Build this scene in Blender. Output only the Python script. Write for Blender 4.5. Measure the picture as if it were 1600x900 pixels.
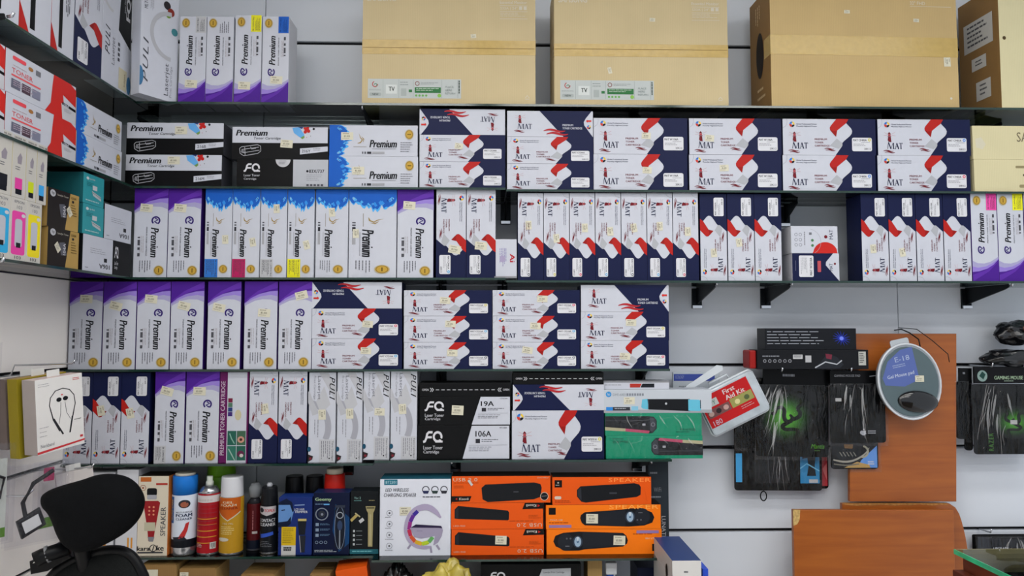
import bpy, bmesh, math, random
from mathutils import Vector, Matrix, noise
R = math.radians
scene = bpy.context.scene
for o in list(bpy.data.objects): bpy.data.objects.remove(o)
C = scene.collection

# ------------------------------------------------------------------ camera
F_PX, YC, ZC, PIT, YAW = 1155.6, -2.96, 1.50, R(3.3), R(-1.4)
cd = bpy.data.cameras.new('camera'); cam = bpy.data.objects.new('camera', cd); C.objects.link(cam)
cam.location = (0, YC, ZC); cam.rotation_euler = (R(90) + PIT, 0, YAW)
cd.sensor_width = 36; cd.lens = 36 * F_PX / 1600; cd.clip_start = .05
scene.camera = cam
# ------------------------------------------------------------------ world, exposure
w = bpy.data.worlds.new('world'); scene.world = w; w.use_nodes = True
w.node_tree.nodes['Background'].inputs[0].default_value = (.86, .92, 1, 1)
w.node_tree.nodes['Background'].inputs[1].default_value = .95
vs = scene.view_settings
vs.view_transform = 'Standard'; vs.look = 'None'; vs.exposure = -0.2; vs.gamma = 1; vs.use_curve_mapping = False
CEIL = 3.15
LAMPS = [(x, y) for y in (-1.6, -2.9, -4.2) for x in (-.7, .6, 1.9)]  # grid widened with added fill lamps, among them the row behind the camera
LAMP_W = 9.0
for x, y in LAMPS:
    ld = bpy.data.lights.new('ceiling_panel_light', 'AREA'); ld.shape = 'RECTANGLE'; ld.size = 1.1; ld.size_y = .25
    ld.energy = LAMP_W * (.6 if y > -2 else 1.25); ld.color = (1, .985, .96)
    lo = bpy.data.objects.new('ceiling_panel_light', ld); C.objects.link(lo); lo.location = (x, y, CEIL - .06)

# ------------------------------------------------------------------ pixel <-> place helpers (1600 x 900 photograph)
def ray(px, py):
    x = (px - 800) / F_PX; y = -(py - 450) / F_PX
    d = Vector((x, math.cos(PIT) - y * math.sin(PIT), math.sin(PIT) + y * math.cos(PIT)))
    d.rotate(Matrix.Rotation(YAW, 3, 'Z')); return d
def at(px, py, Y):
    d = ray(px, py); t = (Y - YC) / d.y; return Vector((d.x * t, Y, ZC + d.z * t))
def atx(px, py, X):
    d = ray(px, py); t = X / d.x; return Vector((X, YC + d.y * t, ZC + d.z * t))

# ------------------------------------------------------------------ materials
_m = {}
def lin(h):
    h = h.lstrip('#'); out = []
    for i in (0, 2, 4):
        c = int(h[i:i + 2], 16) / 255
        out.append(c / 12.92 if c <= .04045 else ((c + .055) / 1.055) ** 2.4)
    return out
def mat(hexc, rough=.5, metal=0, var=.015, scale=30, bump=0, spec=.14, coat=0):
    k = (hexc, rough, metal, var, scale, bump, spec, coat)
    if k in _m: return _m[k]
    m = bpy.data.materials.new('paint_' + hexc.strip('#')); m.use_nodes = True; nt = m.node_tree; b = nt.nodes['Principled BSDF']
    c = lin(hexc); b.inputs['Roughness'].default_value = rough; b.inputs['Metallic'].default_value = metal
    b.inputs['Specular IOR Level'].default_value = spec; b.inputs['Coat Weight'].default_value = coat
    tc = nt.nodes.new('ShaderNodeTexCoord'); n = nt.nodes.new('ShaderNodeTexNoise'); n.inputs['Scale'].default_value = scale
    nt.links.new(tc.outputs['Object'], n.inputs['Vector'])
    r = nt.nodes.new('ShaderNodeValToRGB'); r.color_ramp.elements[0].position = .3; r.color_ramp.elements[1].position = .7
    r.color_ramp.elements[0].color = [max(0, v * (1 - var)) for v in c] + [1]
    r.color_ramp.elements[1].color = [min(1, v * (1 + var)) for v in c] + [1]
    nt.links.new(n.outputs['Fac'], r.inputs['Fac']); nt.links.new(r.outputs['Color'], b.inputs['Base Color'])
    if bump:
        bp = nt.nodes.new('ShaderNodeBump'); bp.inputs['Strength'].default_value = bump; bp.inputs['Distance'].default_value = .002
        nt.links.new(n.outputs['Fac'], bp.inputs['Height']); nt.links.new(bp.outputs['Normal'], b.inputs['Normal'])
    _m[k] = m; return m
def glass_mat(name, tint, gloss=.04, rough=.02, fres=True):
    if name in _m: return _m[name]
    m = bpy.data.materials.new(name); m.use_nodes = True; nt = m.node_tree; nt.nodes.clear()
    out = nt.nodes.new('ShaderNodeOutputMaterial'); mx = nt.nodes.new('ShaderNodeMixShader')
    t = nt.nodes.new('ShaderNodeBsdfTransparent'); t.inputs[0].default_value = (*tint, 1)
    g = nt.nodes.new('ShaderNodeBsdfGlossy'); g.inputs['Roughness'].default_value = rough
    if fres:
        f = nt.nodes.new('ShaderNodeFresnel'); f.inputs[0].default_value = 1.5; nt.links.new(f.outputs[0], mx.inputs[0])
    else: mx.inputs[0].default_value = gloss
    nt.links.new(t.outputs[0], mx.inputs[1]); nt.links.new(g.outputs[0], mx.inputs[2]); nt.links.new(mx.outputs[0], out.inputs[0])
    _m[name] = m; return m
def plastic_film():
    if 'film' in _m: return _m['film']
    m = bpy.data.materials.new('clear_plastic_film'); m.use_nodes = True; nt = m.node_tree; nt.nodes.clear()
    out = nt.nodes.new('ShaderNodeOutputMaterial'); mx = nt.nodes.new('ShaderNodeMixShader'); mx.inputs[0].default_value = .04
    t = nt.nodes.new('ShaderNodeBsdfTransparent'); t.inputs[0].default_value = (.93, .93, .95, 1)
    g = nt.nodes.new('ShaderNodeBsdfGlossy'); g.inputs['Roughness'].default_value = .12
    n = nt.nodes.new('ShaderNodeTexNoise'); n.inputs['Scale'].default_value = 16; n.inputs['Detail'].default_value = 3
    n.inputs['Distortion'].default_value = 1.2
    tc = nt.nodes.new('ShaderNodeTexCoord'); mp = nt.nodes.new('ShaderNodeMapping'); mp.inputs['Scale'].default_value = (2.4, 1, .5)
    nt.links.new(tc.outputs['Object'], mp.inputs[0]); nt.links.new(mp.outputs[0], n.inputs['Vector'])
    bp = nt.nodes.new('ShaderNodeBump'); bp.inputs['Strength'].default_value = 1; bp.inputs['Distance'].default_value = .02
    nt.links.new(n.outputs['Fac'], bp.inputs['Height']); nt.links.new(bp.outputs['Normal'], g.inputs['Normal'])
    nt.links.new(t.outputs[0], mx.inputs[1]); nt.links.new(g.outputs[0], mx.inputs[2]); nt.links.new(mx.outputs[0], out.inputs[0])
    _m['film'] = m; return m
def wood_mat():
    if 'wood' in _m: return _m['wood']
    m = bpy.data.materials.new('cherry_laminate'); m.use_nodes = True; nt = m.node_tree; b = nt.nodes['Principled BSDF']
    b.inputs['Roughness'].default_value = .38
    tc = nt.nodes.new('ShaderNodeTexCoord'); mp = nt.nodes.new('ShaderNodeMapping'); mp.inputs['Scale'].default_value = (1.3, 1, 16)
    n = nt.nodes.new('ShaderNodeTexNoise'); n.inputs['Scale'].default_value = 2.2; n.inputs['Detail'].default_value = 8; n.inputs['Distortion'].default_value = .5
    r = nt.nodes.new('ShaderNodeValToRGB'); r.color_ramp.elements[0].position = .3; r.color_ramp.elements[1].position = .72
    r.color_ramp.elements[0].color = (*lin('#8c4713'), 1); r.color_ramp.elements[1].color = (*lin('#a2591d'), 1)
    nt.links.new(tc.outputs['Object'], mp.inputs[0]); nt.links.new(mp.outputs[0], n.inputs['Vector'])
    nt.links.new(n.outputs['Fac'], r.inputs[0]); nt.links.new(r.outputs[0], b.inputs['Base Color'])
    _m['wood'] = m; return m
def cardboard(hexc):
    k = 'card' + hexc
    if k in _m: return _m[k]
    m = bpy.data.materials.new('corrugated_cardboard'); m.use_nodes = True; nt = m.node_tree; b = nt.nodes['Principled BSDF']
    b.inputs['Roughness'].default_value = .62; b.inputs['Specular IOR Level'].default_value = .25
    c = lin(hexc); tc = nt.nodes.new('ShaderNodeTexCoord')
    wv = nt.nodes.new('ShaderNodeTexWave'); wv.inputs['Scale'].default_value = 48; wv.inputs['Distortion'].default_value = .4
    n = nt.nodes.new('ShaderNodeTexNoise'); n.inputs['Scale'].default_value = 5; n.inputs['Detail'].default_value = 6
    nt.links.new(tc.outputs['Object'], wv.inputs[0]); nt.links.new(tc.outputs['Object'], n.inputs[0])
    ad = nt.nodes.new('ShaderNodeMath'); ad.operation = 'MULTIPLY_ADD'; ad.inputs[1].default_value = .25
    nt.links.new(wv.outputs['Fac'], ad.inputs[0]); nt.links.new(n.outputs['Fac'], ad.inputs[2])
    r = nt.nodes.new('ShaderNodeValToRGB'); r.color_ramp.elements[0].position = .35; r.color_ramp.elements[1].position = .9
    r.color_ramp.elements[0].color = [v * .93 for v in c] + [1]; r.color_ramp.elements[1].color = [v * 1.06 for v in c] + [1]
    nt.links.new(ad.outputs[0], r.inputs[0]); nt.links.new(r.outputs[0], b.inputs['Base Color'])
    _m[k] = m; return m

# palette
WHITE, PAPER, NAVY, RED, DRED = '#bcbfc9', '#cdced3', '#11183c', '#a81f1a', '#6d1822'
PURP, LAV, LAV2, INK, GOLD, GREY, LGREY = '#471d86', '#8d78c4', '#b7b1dc', '#15161c', '#a98836', '#86868e', '#b9bac2'
BLACK, BLUE, SKY, ORANGE, CREAM = '#08090b', '#1757b3', '#4aa3e0', '#d85210', '#cbc7b3'

# ------------------------------------------------------------------ objects
def link(name, me, parent=None):
    o = bpy.data.objects.new(name, me); C.objects.link(o)
    if parent: o.parent = parent
    return o
def tag(o, label, cat, group=None, kind=None):
    if label: o['label'] = label
    if cat: o['category'] = cat
    if group: o['group'] = group
    if kind: o['kind'] = kind
    return o
def thing(name, label, cat, loc=(0, 0, 0), rot=(0, 0, 0), group=None):
    o = link(name, None); o.location = loc; o.rotation_euler = rot; o.empty_display_size = .05
    return tag(o, label, cat, group)
def struct(o): o['kind'] = 'structure'; return o
def mesh_bm(bm, mats, smooth=False):
    me = bpy.data.meshes.new('mesh'); bmesh.ops.recalc_face_normals(bm, faces=bm.faces); bm.to_mesh(me); bm.free()
    for m in mats: me.materials.append(m)
    if smooth:
        for p in me.polygons: p.use_smooth = True
    return me
def add_box(bm, x0, x1, y0, y1, z0, z1, mi=0, bev=0):
    vs_ = [bm.verts.new(p) for p in ((x0,y0,z0),(x1,y0,z0),(x1,y1,z0),(x0,y1,z0),(x0,y0,z1),(x1,y0,z1),(x1,y1,z1),(x0,y1,z1))]
    fs = [bm.faces.new([vs_[i] for i in q]) for q in ((3,2,1,0),(4,5,6,7),(0,1,5,4),(1,2,6,5),(2,3,7,6),(3,0,4,7))]
    for f in fs: f.material_index = mi
    if bev:
        es = list({e for f in fs for e in f.edges})
        r = bmesh.ops.bevel(bm, geom=es, offset=bev, segments=2, affect='EDGES', profile=.5)
        for f in r['faces']: f.material_index = mi
    return fs
def box_me(x0, x1, y0, y1, z0, z1, m, bev=.001):
    bm = bmesh.new(); add_box(bm, x0, x1, y0, y1, z0, z1, 0, bev); return mesh_bm(bm, [m])
def prism_me(pts, y0, y1, m, bev=0):          # outline in x,z ; extruded along y
    bm = bmesh.new(); a = [bm.verts.new((x, y0, z)) for x, z in pts]; b = [bm.verts.new((x, y1, z)) for x, z in pts]
    n = len(pts); bm.faces.new(a); bm.faces.new(b[::-1])
    for i in range(n): bm.faces.new((a[i], b[i], b[(i + 1) % n], a[(i + 1) % n]))
    bmesh.ops.recalc_face_normals(bm, faces=bm.faces)
    if bev:
        es = [e for e in bm.edges if abs(e.verts[0].co.y - e.verts[1].co.y) < 1e-6]
        bmesh.ops.bevel(bm, geom=es, offset=bev, segments=2, affect='EDGES', profile=.5)
    return mesh_bm(bm, [m])
def lathe_me(prof, mats, n=28):               # prof: (r, z, material index of the band above)
    bm = bmesh.new(); rings = []
    for r, z, mi in prof:
        rings.append([bm.verts.new((r * math.sin(2*math.pi*i/n), -r * math.cos(2*math.pi*i/n), z)) for i in range(n)])
    for k in range(len(prof) - 1):
        for i in range(n):
            f = bm.faces.new((rings[k][i], rings[k][(i+1) % n], rings[k+1][(i+1) % n], rings[k+1][i])); f.material_index = prof[k][2]; f.smooth = True
    f = bm.faces.new(rings[0][::-1]); f.material_index = prof[0][2]
    f = bm.faces.new(rings[-1]); f.material_index = prof[-1][2]
    me = mesh_bm(bm, mats); return me
def tube_me(pts, r, m, n=8, closed=False):
    bm = bmesh.new(); pts = [Vector(p) for p in pts]; rings = []; N = len(pts)
    up = Vector((.31, .17, .93))
    for i, p in enumerate(pts):
        a = pts[i - 1] if (i or closed) else pts[0]; b = pts[(i + 1) % N] if (i < N - 1 or closed) else pts[-1]
        t = (b - a).normalized(); s = t.cross(up).normalized(); q = s.cross(t)
        rr = r[i] if isinstance(r, (list, tuple)) else r
        rings.append([bm.verts.new(p + s * rr * math.cos(2*math.pi*k/n) + q * rr * math.sin(2*math.pi*k/n)) for k in range(n)])
    for i in range(N if closed else N - 1):
        A, B = rings[i], rings[(i + 1) % N]
        for k in range(n): bm.faces.new((A[k], A[(k+1) % n], B[(k+1) % n], B[k]))
    if not closed: bm.faces.new(rings[0]); bm.faces.new(rings[-1][::-1])
    return mesh_bm(bm, [m], True)
def rrect(x0, z0, x1, z1, r, n=5):
    out = []
    for cx, cz, a0 in ((x1 - r, z1 - r, 0), (x0 + r, z1 - r, 90), (x0 + r, z0 + r, 180), (x1 - r, z0 + r, 270)):
        for i in range(n + 1):
            a = R(a0 + 90 * i / n); out.append((cx + r * math.cos(a), cz + r * math.sin(a)))
    return out

# ------------------------------------------------------------------ flat print: outlines and lettering laid on a face
_g = {}
def glyphs(s, shear=0, bold=0, space=1.0):
    k = (s, shear, space)
    if k in _g: return _g[k]
    cu = bpy.data.curves.new('t', 'FONT'); cu.body = s; cu.shear = shear; cu.space_character = space
    cu.resolution_u = 2; o = bpy.data.objects.new('t', cu)
    me = bpy.data.meshes.new_from_object(o)
    v = [(p.co.x, p.co.y) for p in me.vertices]; f = [tuple(p.vertices) for p in me.polygons]
    bpy.data.objects.remove(o); bpy.data.meshes.remove(me); bpy.data.curves.remove(cu)
    xs = [p[0] for p in v]; ys = [p[1] for p in v]
    _g[k] = (v, f, min(xs), max(xs), min(ys), max(ys)); return _g[k]
def dim(h, k=.72):                              # pale inks are brought to the whiteness of the card they lie on
    o_ = '#'
    for v in lin(h):
        v *= k; o_ += '%02x' % round(255 * (12.92 * v if v < .0031 else 1.055 * v ** (1 / 2.4) - .055))
    return o_
LAY = .00011
class Print:
    def __init__(s, rw, rh): s.rw, s.rh = rw, rh; s.v = []; s.f = []; s.c = []; s.cols = []; s.L = 1; s.n = 0; s.rng = random.Random(int(rw * 7 + rh))
    def ci(s, col):
        if isinstance(col, str) and col not in (WHITE, PAPER, CREAM) and min(int(col[i:i + 2], 16) for i in (1, 3, 5)) >= 0x8c: col = dim(col)
        if col not in s.cols: s.cols.append(col)
        return s.cols.index(col)
    def poly(s, pts, col):
        b = len(s.v); s.n += .15; s.v += [(x, y, s.L + s.n) for x, y in pts]; s.f.append(tuple(range(b, b + len(pts)))); s.c.append(s.ci(col)); return s
    def rect(s, x0, y0, x1, y1, col): return s.poly([(x0, y0), (x1, y0), (x1, y1), (x0, y1)], col)
    def rr(s, x0, y0, x1, y1, r, col): return s.poly(rrect(x0, y0, x1, y1, r, 4), col)
    def disc(s, cx, cy, r, col, ry=None, a0=0, a1=360, n=22):
        ry = ry or r; full = a1 - a0 >= 360; k = n if full else n + 1
        p = [(cx + r * math.cos(R(a0 + (a1 - a0) * i / n)), cy + ry * math.sin(R(a0 + (a1 - a0) * i / n))) for i in range(k)]
        return s.poly(p if full else [(cx, cy)] + p, col)
    def arc(s, cx, cy, r, w_, col, a0=0, a1=360, n=22, ry=None):
        ry = ry or r
        return s.line([(cx + r * math.cos(R(a0 + (a1 - a0) * i / n)), cy + ry * math.sin(R(a0 + (a1 - a0) * i / n))) for i in range(n + 1)], w_, col)
    def curve(s, pts, w_, col, it=2):            # a line with its corners rounded off
        w_ = list(w_) if isinstance(w_, (list, tuple)) else [w_] * len(pts); q = [(*p, k) for p, k in zip(pts, w_)]
        for _ in range(it):
            r = [q[0]]
            for a, b in zip(q, q[1:]): r += [tuple(i * .75 + j * .25 for i, j in zip(a, b)), tuple(i * .25 + j * .75 for i, j in zip(a, b))]
            q = r + [q[-1]]
        return s.line([p[:2] for p in q], [p[2] for p in q], col)
    def line(s, pts, w_, col):
        P_ = [Vector((x, y)) for x, y in pts]; L_, R_ = [], []
        for i, p in enumerate(P_):
            t = (P_[min(i + 1, len(P_) - 1)] - P_[max(i - 1, 0)])
            t = t.normalized() if t.length else Vector((1, 0)); n_ = Vector((-t.y, t.x)) * ((w_[i] if isinstance(w_, (list, tuple)) else w_) / 2)
            L_.append(p + n_); R_.append(p - n_)
        b = len(s.v); s.n += .15; s.v += [(q.x, q.y, s.L + s.n) for pr in zip(L_, R_) for q in pr]; c = s.ci(col)
        for i in range(len(P_) - 1): s.f.append((b + 2*i, b + 2*i + 1, b + 2*i + 3, b + 2*i + 2)); s.c.append(c)
        return s
    def text(s, t, x0, y0, x1, y1, col, shear=0, bold=0, space=1.0, turn=0):   # fitted to the box; turn 1 reads down, 3 reads up, 2 upside down
        v, f, a, b_, lo, hi = glyphs(t, shear, 0, space)
        for sh in ((0,) if bold < .004 else (-.6 * bold, .6 * bold) if bold < .025 else (-.8 * bold, 0, .8 * bold)):   # heavier strokes: the letters struck again a hair aside
          base = len(s.v); s.n += .15; c = s.ci(col); s.f += [tuple(i + base for i in q) for q in f]; s.c += [c] * len(f)
          for x, y in v:
            x = x + sh
            u = (x - a) / (b_ - a); q = (hi - y) / (hi - lo)
            if turn == 1: u, q = 1 - q, u
            elif turn == 3: u, q = q, 1 - u
            elif turn == 2: u, q = 1 - u, 1 - q
            s.v.append((x0 + u * (x1 - x0), y0 + q * (y1 - y0), s.L + s.n))
        return s
    def lines(s, x0, y0, x1, y1, n, col, fill=.55, vert=False):               # rows of print too small to read
        for i in range(n):
            p, e = (x0, x1) if not vert else (y0, y1)
            t0 = (y0 if not vert else x0) + ((y1 - y0) if not vert else (x1 - x0)) * i / n
            th = ((y1 - y0) if not vert else (x1 - x0)) / n * fill; end = p + (e - p) * s.rng.uniform(.6, 1)
            while p < end:
                q = min(end, p + (e - (x0 if not vert else y0)) * s.rng.uniform(.07, .2))
                if vert: s.rect(t0, p, t0 + th, q, col)
                else: s.rect(p, t0, q, t0 + th, col)
                p = q + (e - (x0 if not vert else y0)) * .025
        return s
    def build(s, W, H, rot=0, base=0, cyl=None, rough=.5):
        if cyl:                                  # wide shapes are cut finely enough to follow the round wall
            bm = bmesh.new(); vv = [bm.verts.new(p) for p in s.v]
            for f, c in zip(s.f, s.c):
                try: bm.faces.new([vv[i] for i in f]).material_index = c
                except ValueError: pass
            bmesh.ops.triangulate(bm, faces=bm.faces)
            for _ in range(4):
                es = [e for e in bm.edges if abs(e.verts[0].co.x - e.verts[1].co.x) > s.rw / 10]
                if not es: break
                bmesh.ops.subdivide_edges(bm, edges=es, cuts=1); bmesh.ops.triangulate(bm, faces=bm.faces)
            bm.verts.index_update(); s.v = [tuple(v.co) for v in bm.verts]; s.f = [tuple(v.index for v in f.verts) for f in bm.faces]; s.c = [f.material_index for f in bm.faces]; bm.free()
        out = []
        for u, v, L_ in s.v:
            a, b = u / s.rw, v / s.rh
            x, z = ((a * W, H - b * H), (W - b * W, H - a * H), (W - a * W, b * H), (b * W, a * H))[rot]
            y = -(.0003 + (L_ + base) * LAY)
            if cyl:
                an = (x - W / 2) / cyl; out.append(((cyl - y) * math.sin(an), -(cyl - y) * math.cos(an), z))
            else: out.append((x - W / 2, y, z))
        me = bpy.data.meshes.new('print'); me.from_pydata(out, [], s.f)
        for c in s.cols: me.materials.append(c if not isinstance(c, str) else mat(c, rough))
        me.polygons.foreach_set('material_index', s.c); me.update(); return me
# ------------------------------------------------------------------ printed designs (drawn in units of the enlarged photograph)
def swirl(c, x, y, r):
    for a, col in ((100, '#c23a2c'), (190, '#2f6fc0'), (280, '#dcb92f'), (10, INK)): c.disc(x, y, r, col, a0=a, a1=a + 86, n=6)
    c.L += 1; c.disc(x + r * .12, y - r * .1, r * .34, WHITE, n=10); c.L -= 1
def waves(c, x, y, w_, h, col, k=3):
    for j in range(2):
        c.line([(x + w_ * (j * .12 + t * .88), y + h * (.22 + j * .5) - h * .16 * math.sin(t * 6.3 - .3)) for t in [i / 10 for i in range(11)]],
               [h * .34 * (.3 + .7 * math.sin(math.pi * i / 10)) for i in range(11)], col)
def beacon(c, x, y, w_, h):                     # lighthouse, MAT in roman capitals, waves under it
    X = lambda a: x + a * w_
    Y = lambda b: y + b * h
    c.poly([(X(.22), Y(.1)), (X(.31), Y(0)), (X(.40), Y(.1))], DRED)
    c.rect(X(.25), Y(.11), X(.38), Y(.19), '#a8434a'); c.rect(X(.22), Y(.2), X(.41), Y(.225), DRED)
    c.poly([(X(.25), Y(.235)), (X(.385), Y(.235)), (X(.41), Y(.48)), (X(.30), Y(.47)), (X(.22), Y(.40))], DRED)
    for a, b in (((.05, .03), (.2, .1)), ((.02, .17), (.19, .16)), ((.43, .1), (.62, .02)), ((.43, .16), (.64, .18))):
        c.line([(X(a[0]), Y(a[1])), (X(b[0]), Y(b[1]))], h * .012, '#b98a8e')
    t, g = Y(.52), Y(.8)
    S = lambda p, q, wd: c.line([(X(p[0]), t + (g - t) * p[1]), (X(q[0]), t + (g - t) * q[1])], wd * w_, NAVY)
    S((.20, 1), (.27, -.25), .025); S((.27, 0), (.38, 1), .05); S((.38, 1), (.49, 0), .02); S((.515, 0), (.515, 1), .048)
    S((.46, .98), (.57, .98), .016); S((.47, .03), (.55, .03), .016)
    S((.60, 1), (.685, 0), .02); S((.685, 0), (.775, 1), .05); S((.63, .64), (.75, .64), .018); S((.57, .98), (.64, .98), .016); S((.73, .98), (.81, .98), .016)
    S((.90, 0), (.90, 1), .045); S((.80, .04), (1, .04), .022); S((.81, 0), (.805, .22), .016); S((.99, 0), (.995, .22), .016); S((.86, .98), (.94, .98), .016)
    waves(c, X(-.02), Y(.86), .6 * w_, .14 * h, DRED)
def d_mat(big=False):
    c = Print(715, 365) if big else Print(590, 225); sx, sy = (715 / 590, 365 / 225) if big else (1, 1)
    q = lambda pts: [(a * sx, b * sy) for a, b in pts]
    c.poly(q([(400, 0), (590, 0), (590, 225), (333, 225), (368, 178), (377, 165), (375, 152), (385, 140), (428, 104), (438, 90), (441, 74), (434, 58), (405, 27)]), NAVY)
    c.L = 2
    c.poly(q([(342, 0), (420, 0), (404, 26), (346, 72), (338, 112), (314, 86), (301, 70), (299, 55), (306, 42)]), RED)
    c.poly(q([(342, 122), (377, 150), (377, 166), (352, 186), (296, 168)]), '#bfc2c9')
    c.L = 3; c.poly(q([(299, 62), (318, 76), (346, 74), (338, 112), (314, 86)]), '#8e1713')
    c.line(q([(0, 60), (22, 44), (30, 20), (28, 0)]), 1.6, '#9da0ae')
    if big:
        swirl(c, 66, 50, 26); c.text('Global Professional Partner', 104, 40, 275, 50, NAVY, bold=.01); c.text('Monthly Highend Printer', 104, 58, 275, 70, NAVY, bold=.01)
        beacon(c, 45, 155, 175, 195)
        for i, t in enumerate(('PREMIUM', 'TONER', 'CARTRIDGE')): c.text(t, 282, 246 + 24 * i, 282 + (88, 64, 104)[i], 259 + 24 * i, DRED, bold=.01)
        waves(c, 350, 312, 75, 24, DRED)
    else:
        swirl(c, 60, 35, 17); c.text('Global Professional Partner', 88, 29, 218, 37, NAVY, bold=.012); c.text('Monthly Highend Printer', 88, 43, 218, 52, NAVY, bold=.012)
        beacon(c, 36, 80, 122, 132)
        for i, t in enumerate(('PREMIUM', 'TONER', 'CARTRIDGE')): c.text(t, 201, 122 + 20 * i, 201 + (78, 56, 94)[i], 133 + 20 * i, DRED, bold=.012)
        waves(c, 262, 182, 70, 18, DRED)
    return c
def d_matlabel(code, ring, big=False):
    c = Print(715, 365) if big else Print(590, 225)
    x0, y0, w_, h = (540, 198, 160, 112) if big else (438, 116, 126, 84)
    c.rr(x0, y0, x0 + w_, y0 + h, h * .13, PAPER); c.L = 2
    c.text(code, x0 + w_ * .06, y0 + h * .11, x0 + w_ * .74, y0 + h * .26, INK, bold=.03)
    c.lines(x0 + w_ * .45, y0 + h * .33, x0 + w_ * .92, y0 + h * .4, 1, GREY); c.lines(x0 + w_ * .07, y0 + h * .45, x0 + w_ * .8, y0 + h * .66, 2, LGREY)
    c.text('20K12', x0 + w_ * .6, y0 + h * .76, x0 + w_ * .93, y0 + h * .9, '#44454c', bold=.02)
    if ring: c.arc(x0 + w_ * .88, y0 + h * .16, h * .085, h * .06, ring, n=14)
    return c
def d_matside():
    c = Print(491, 145)
    c.poly([(185, 0), (482, 0), (448, 42), (437, 62), (440, 80), (488, 145), (322, 145)], NAVY)
    c.L = 2; beacon(c, 42, 22, 100, 100)
    c.text('PREMIUM', 316, 74, 376, 85, WHITE, bold=.025); c.text('TONER CARTRIDGE', 316, 91, 428, 103, WHITE, bold=.025)
    waves(c, 208, 102, 140, 36, '#a8262c')
    c.line([(452, 56), (480, 56)], 9, '#c42b25'); c.poly([(450, 57), (459, 48), (459, 66)], '#c42b25'); swirl(c, 466, 90, 11)
    return c
def seal(c, x, y, r):
    c.disc(x, y, r * 1.18, '#cdbf95'); c.L += 1; c.disc(x, y, r, '#8f6f26'); c.L += 1; c.disc(x, y, r * .8, '#b8953d'); c.L += 1
    c.rect(x - r * .5, y - r * .12, x + r * .5, y + r * .12, '#6d541c'); c.L -= 3
def lbl(c, x0, y0, x1, y1, col):
    if col in (None, 'none'):
        if col is None: c.lines(x0 + 8, y0 + 10, x1 - 10, y1 - 14, 4, '#55565e', .4)
        return
    c.rect(x0, y0, x1, y1, '#cfd0d4' if col == 'grey' else col); c.L += 1; dk = '#3a3b42' if col != '#1757b3' else '#0e2f6b'
    c.text('BK COMPATIBLE', x0 + 8, y0 + 10, x1 - 10, y0 + 22, dk, bold=.02); c.lines(x0 + 8, y0 + 32, x1 - 10, y1 - 8, 6, dk, .35); c.L -= 1
def d_purple(col=None):                          # landscape 543 x 198, purple end on the left
    c = Print(543, 198)
    top = [(128, 0), (112, 40), (110, 90), (120, 135), (143, 180), (154, 198)]
    c.poly([(0, 0)] + top + [(0, 198)], LAV2); c.L = 2
    c.poly([(0, 0), (92, 0), (84, 40), (92, 100), (112, 150), (140, 198), (0, 198)], LAV); c.L = 3
    c.poly([(0, 0), (58, 0), (62, 50), (78, 110), (104, 160), (136, 198), (0, 198)], PURP)
    c.L = 4; c.poly([(0, 0), (40, 0), (66, 90), (104, 160), (124, 198), (60, 120)], '#5a2d9c')
    c.L = 2; x, y, r = 196, 70, 27
    c.arc(x, y, r * .82, r * .34, '#2d1a66', 40, 330, 20); c.line([(x - 14, y + 4), (x - 4, y - 12), (x + 6, y + 8), (x + 18, y - 10)], 9, '#2d1a66')
    c.text('Premium', 240, 52, 420, 98, INK, shear=.25, bold=.045); c.text('PREMIUM TONER CARTRIDGE', 236, 118, 412, 126, '#3a3b44', bold=.01)
    c.lines(290, 140, 420, 168, 3, '#a9a0a0', .25)
    for i, a in enumerate((296, 314, 360, 395)): c.rect(a, 160, a + (8, 34, 16, 20)[i], 174, '#4a4b52')
    if col in (None, 'none'): c.lines(440, 96, 520, 170, 5, '#5c5d66', .3)
    else: lbl(c, 440, 118, 543, 194, col)
    seal(c, 500, 46, 26); return c
def d_splash(col=None):                          # landscape 724 x 222, blue end on the left
    c = Print(724, 222); rg = random.Random(5)
    e = [(72, 0)]
    for i in range(1, 23):
        y = i * 10; e.append(((96 + 50 * math.sin(math.pi * min(1, y / 205)) + rg.uniform(-22, 22)), y))
    c.poly([(0, 0)] + [(x + rg.uniform(4, 26), y) for x, y in e] + [(88, 222), (0, 222)], SKY); c.poly([(0, 0)] + e + [(80, 222), (0, 222)], BLUE); c.L = 2
    for i in range(26):
        y = rg.uniform(10, 205); x = 52 + 80 * math.sin(math.pi * y / 222) * rg.uniform(.7, 1.05); s_ = rg.uniform(6, 17)
        c.L = 2 + i * .1; c.poly([(x - s_, y), (x + s_ * .4, y - s_ * .7), (x + s_ * 1.3, y + s_ * .2), (x, y + s_ * .6)], rg.choice((SKY, '#2f86d6', '#8fc9ef', '#0f3f92', '#2f86d6')))
    c.L = 3
    fx, fy = 255, 105
    c.line([(fx - 25, fy + 26), (fx, fy + 20), (fx + 14, fy), (fx - 2, fy - 14), (fx - 14, fy - 44)], [2, 9, 9, 6, 1], '#9c8346')
    c.line([(fx + 22, fy + 16), (fx + 26, fy - 4), (fx + 8, fy - 22)], [2, 8, 2], '#9c8346'); c.line([(fx - 58, fy + 50), (fx + 50, fy + 50)], 3, '#a7a294')
    c.text('Premium', 330, 106, 552, 160, INK, shear=.25, bold=.05); c.line([(350, 170), (545, 170)], 2.5, '#8c8d94')
    for i, a in enumerate((268, 288, 310, 352)): c.rect(a, 190, a + (10, 12, 34, 100)[i], 206, ('#55565e', '#55565e', '#2e2f36', '#b4b5bb')[i])
    if col is None: c.lines(582, 122, 690, 200, 5, '#6d6e76', .3)
    else: lbl(c, 572, 112, 724, 218, col)
    seal(c, 654, 66, 31); return c
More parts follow.
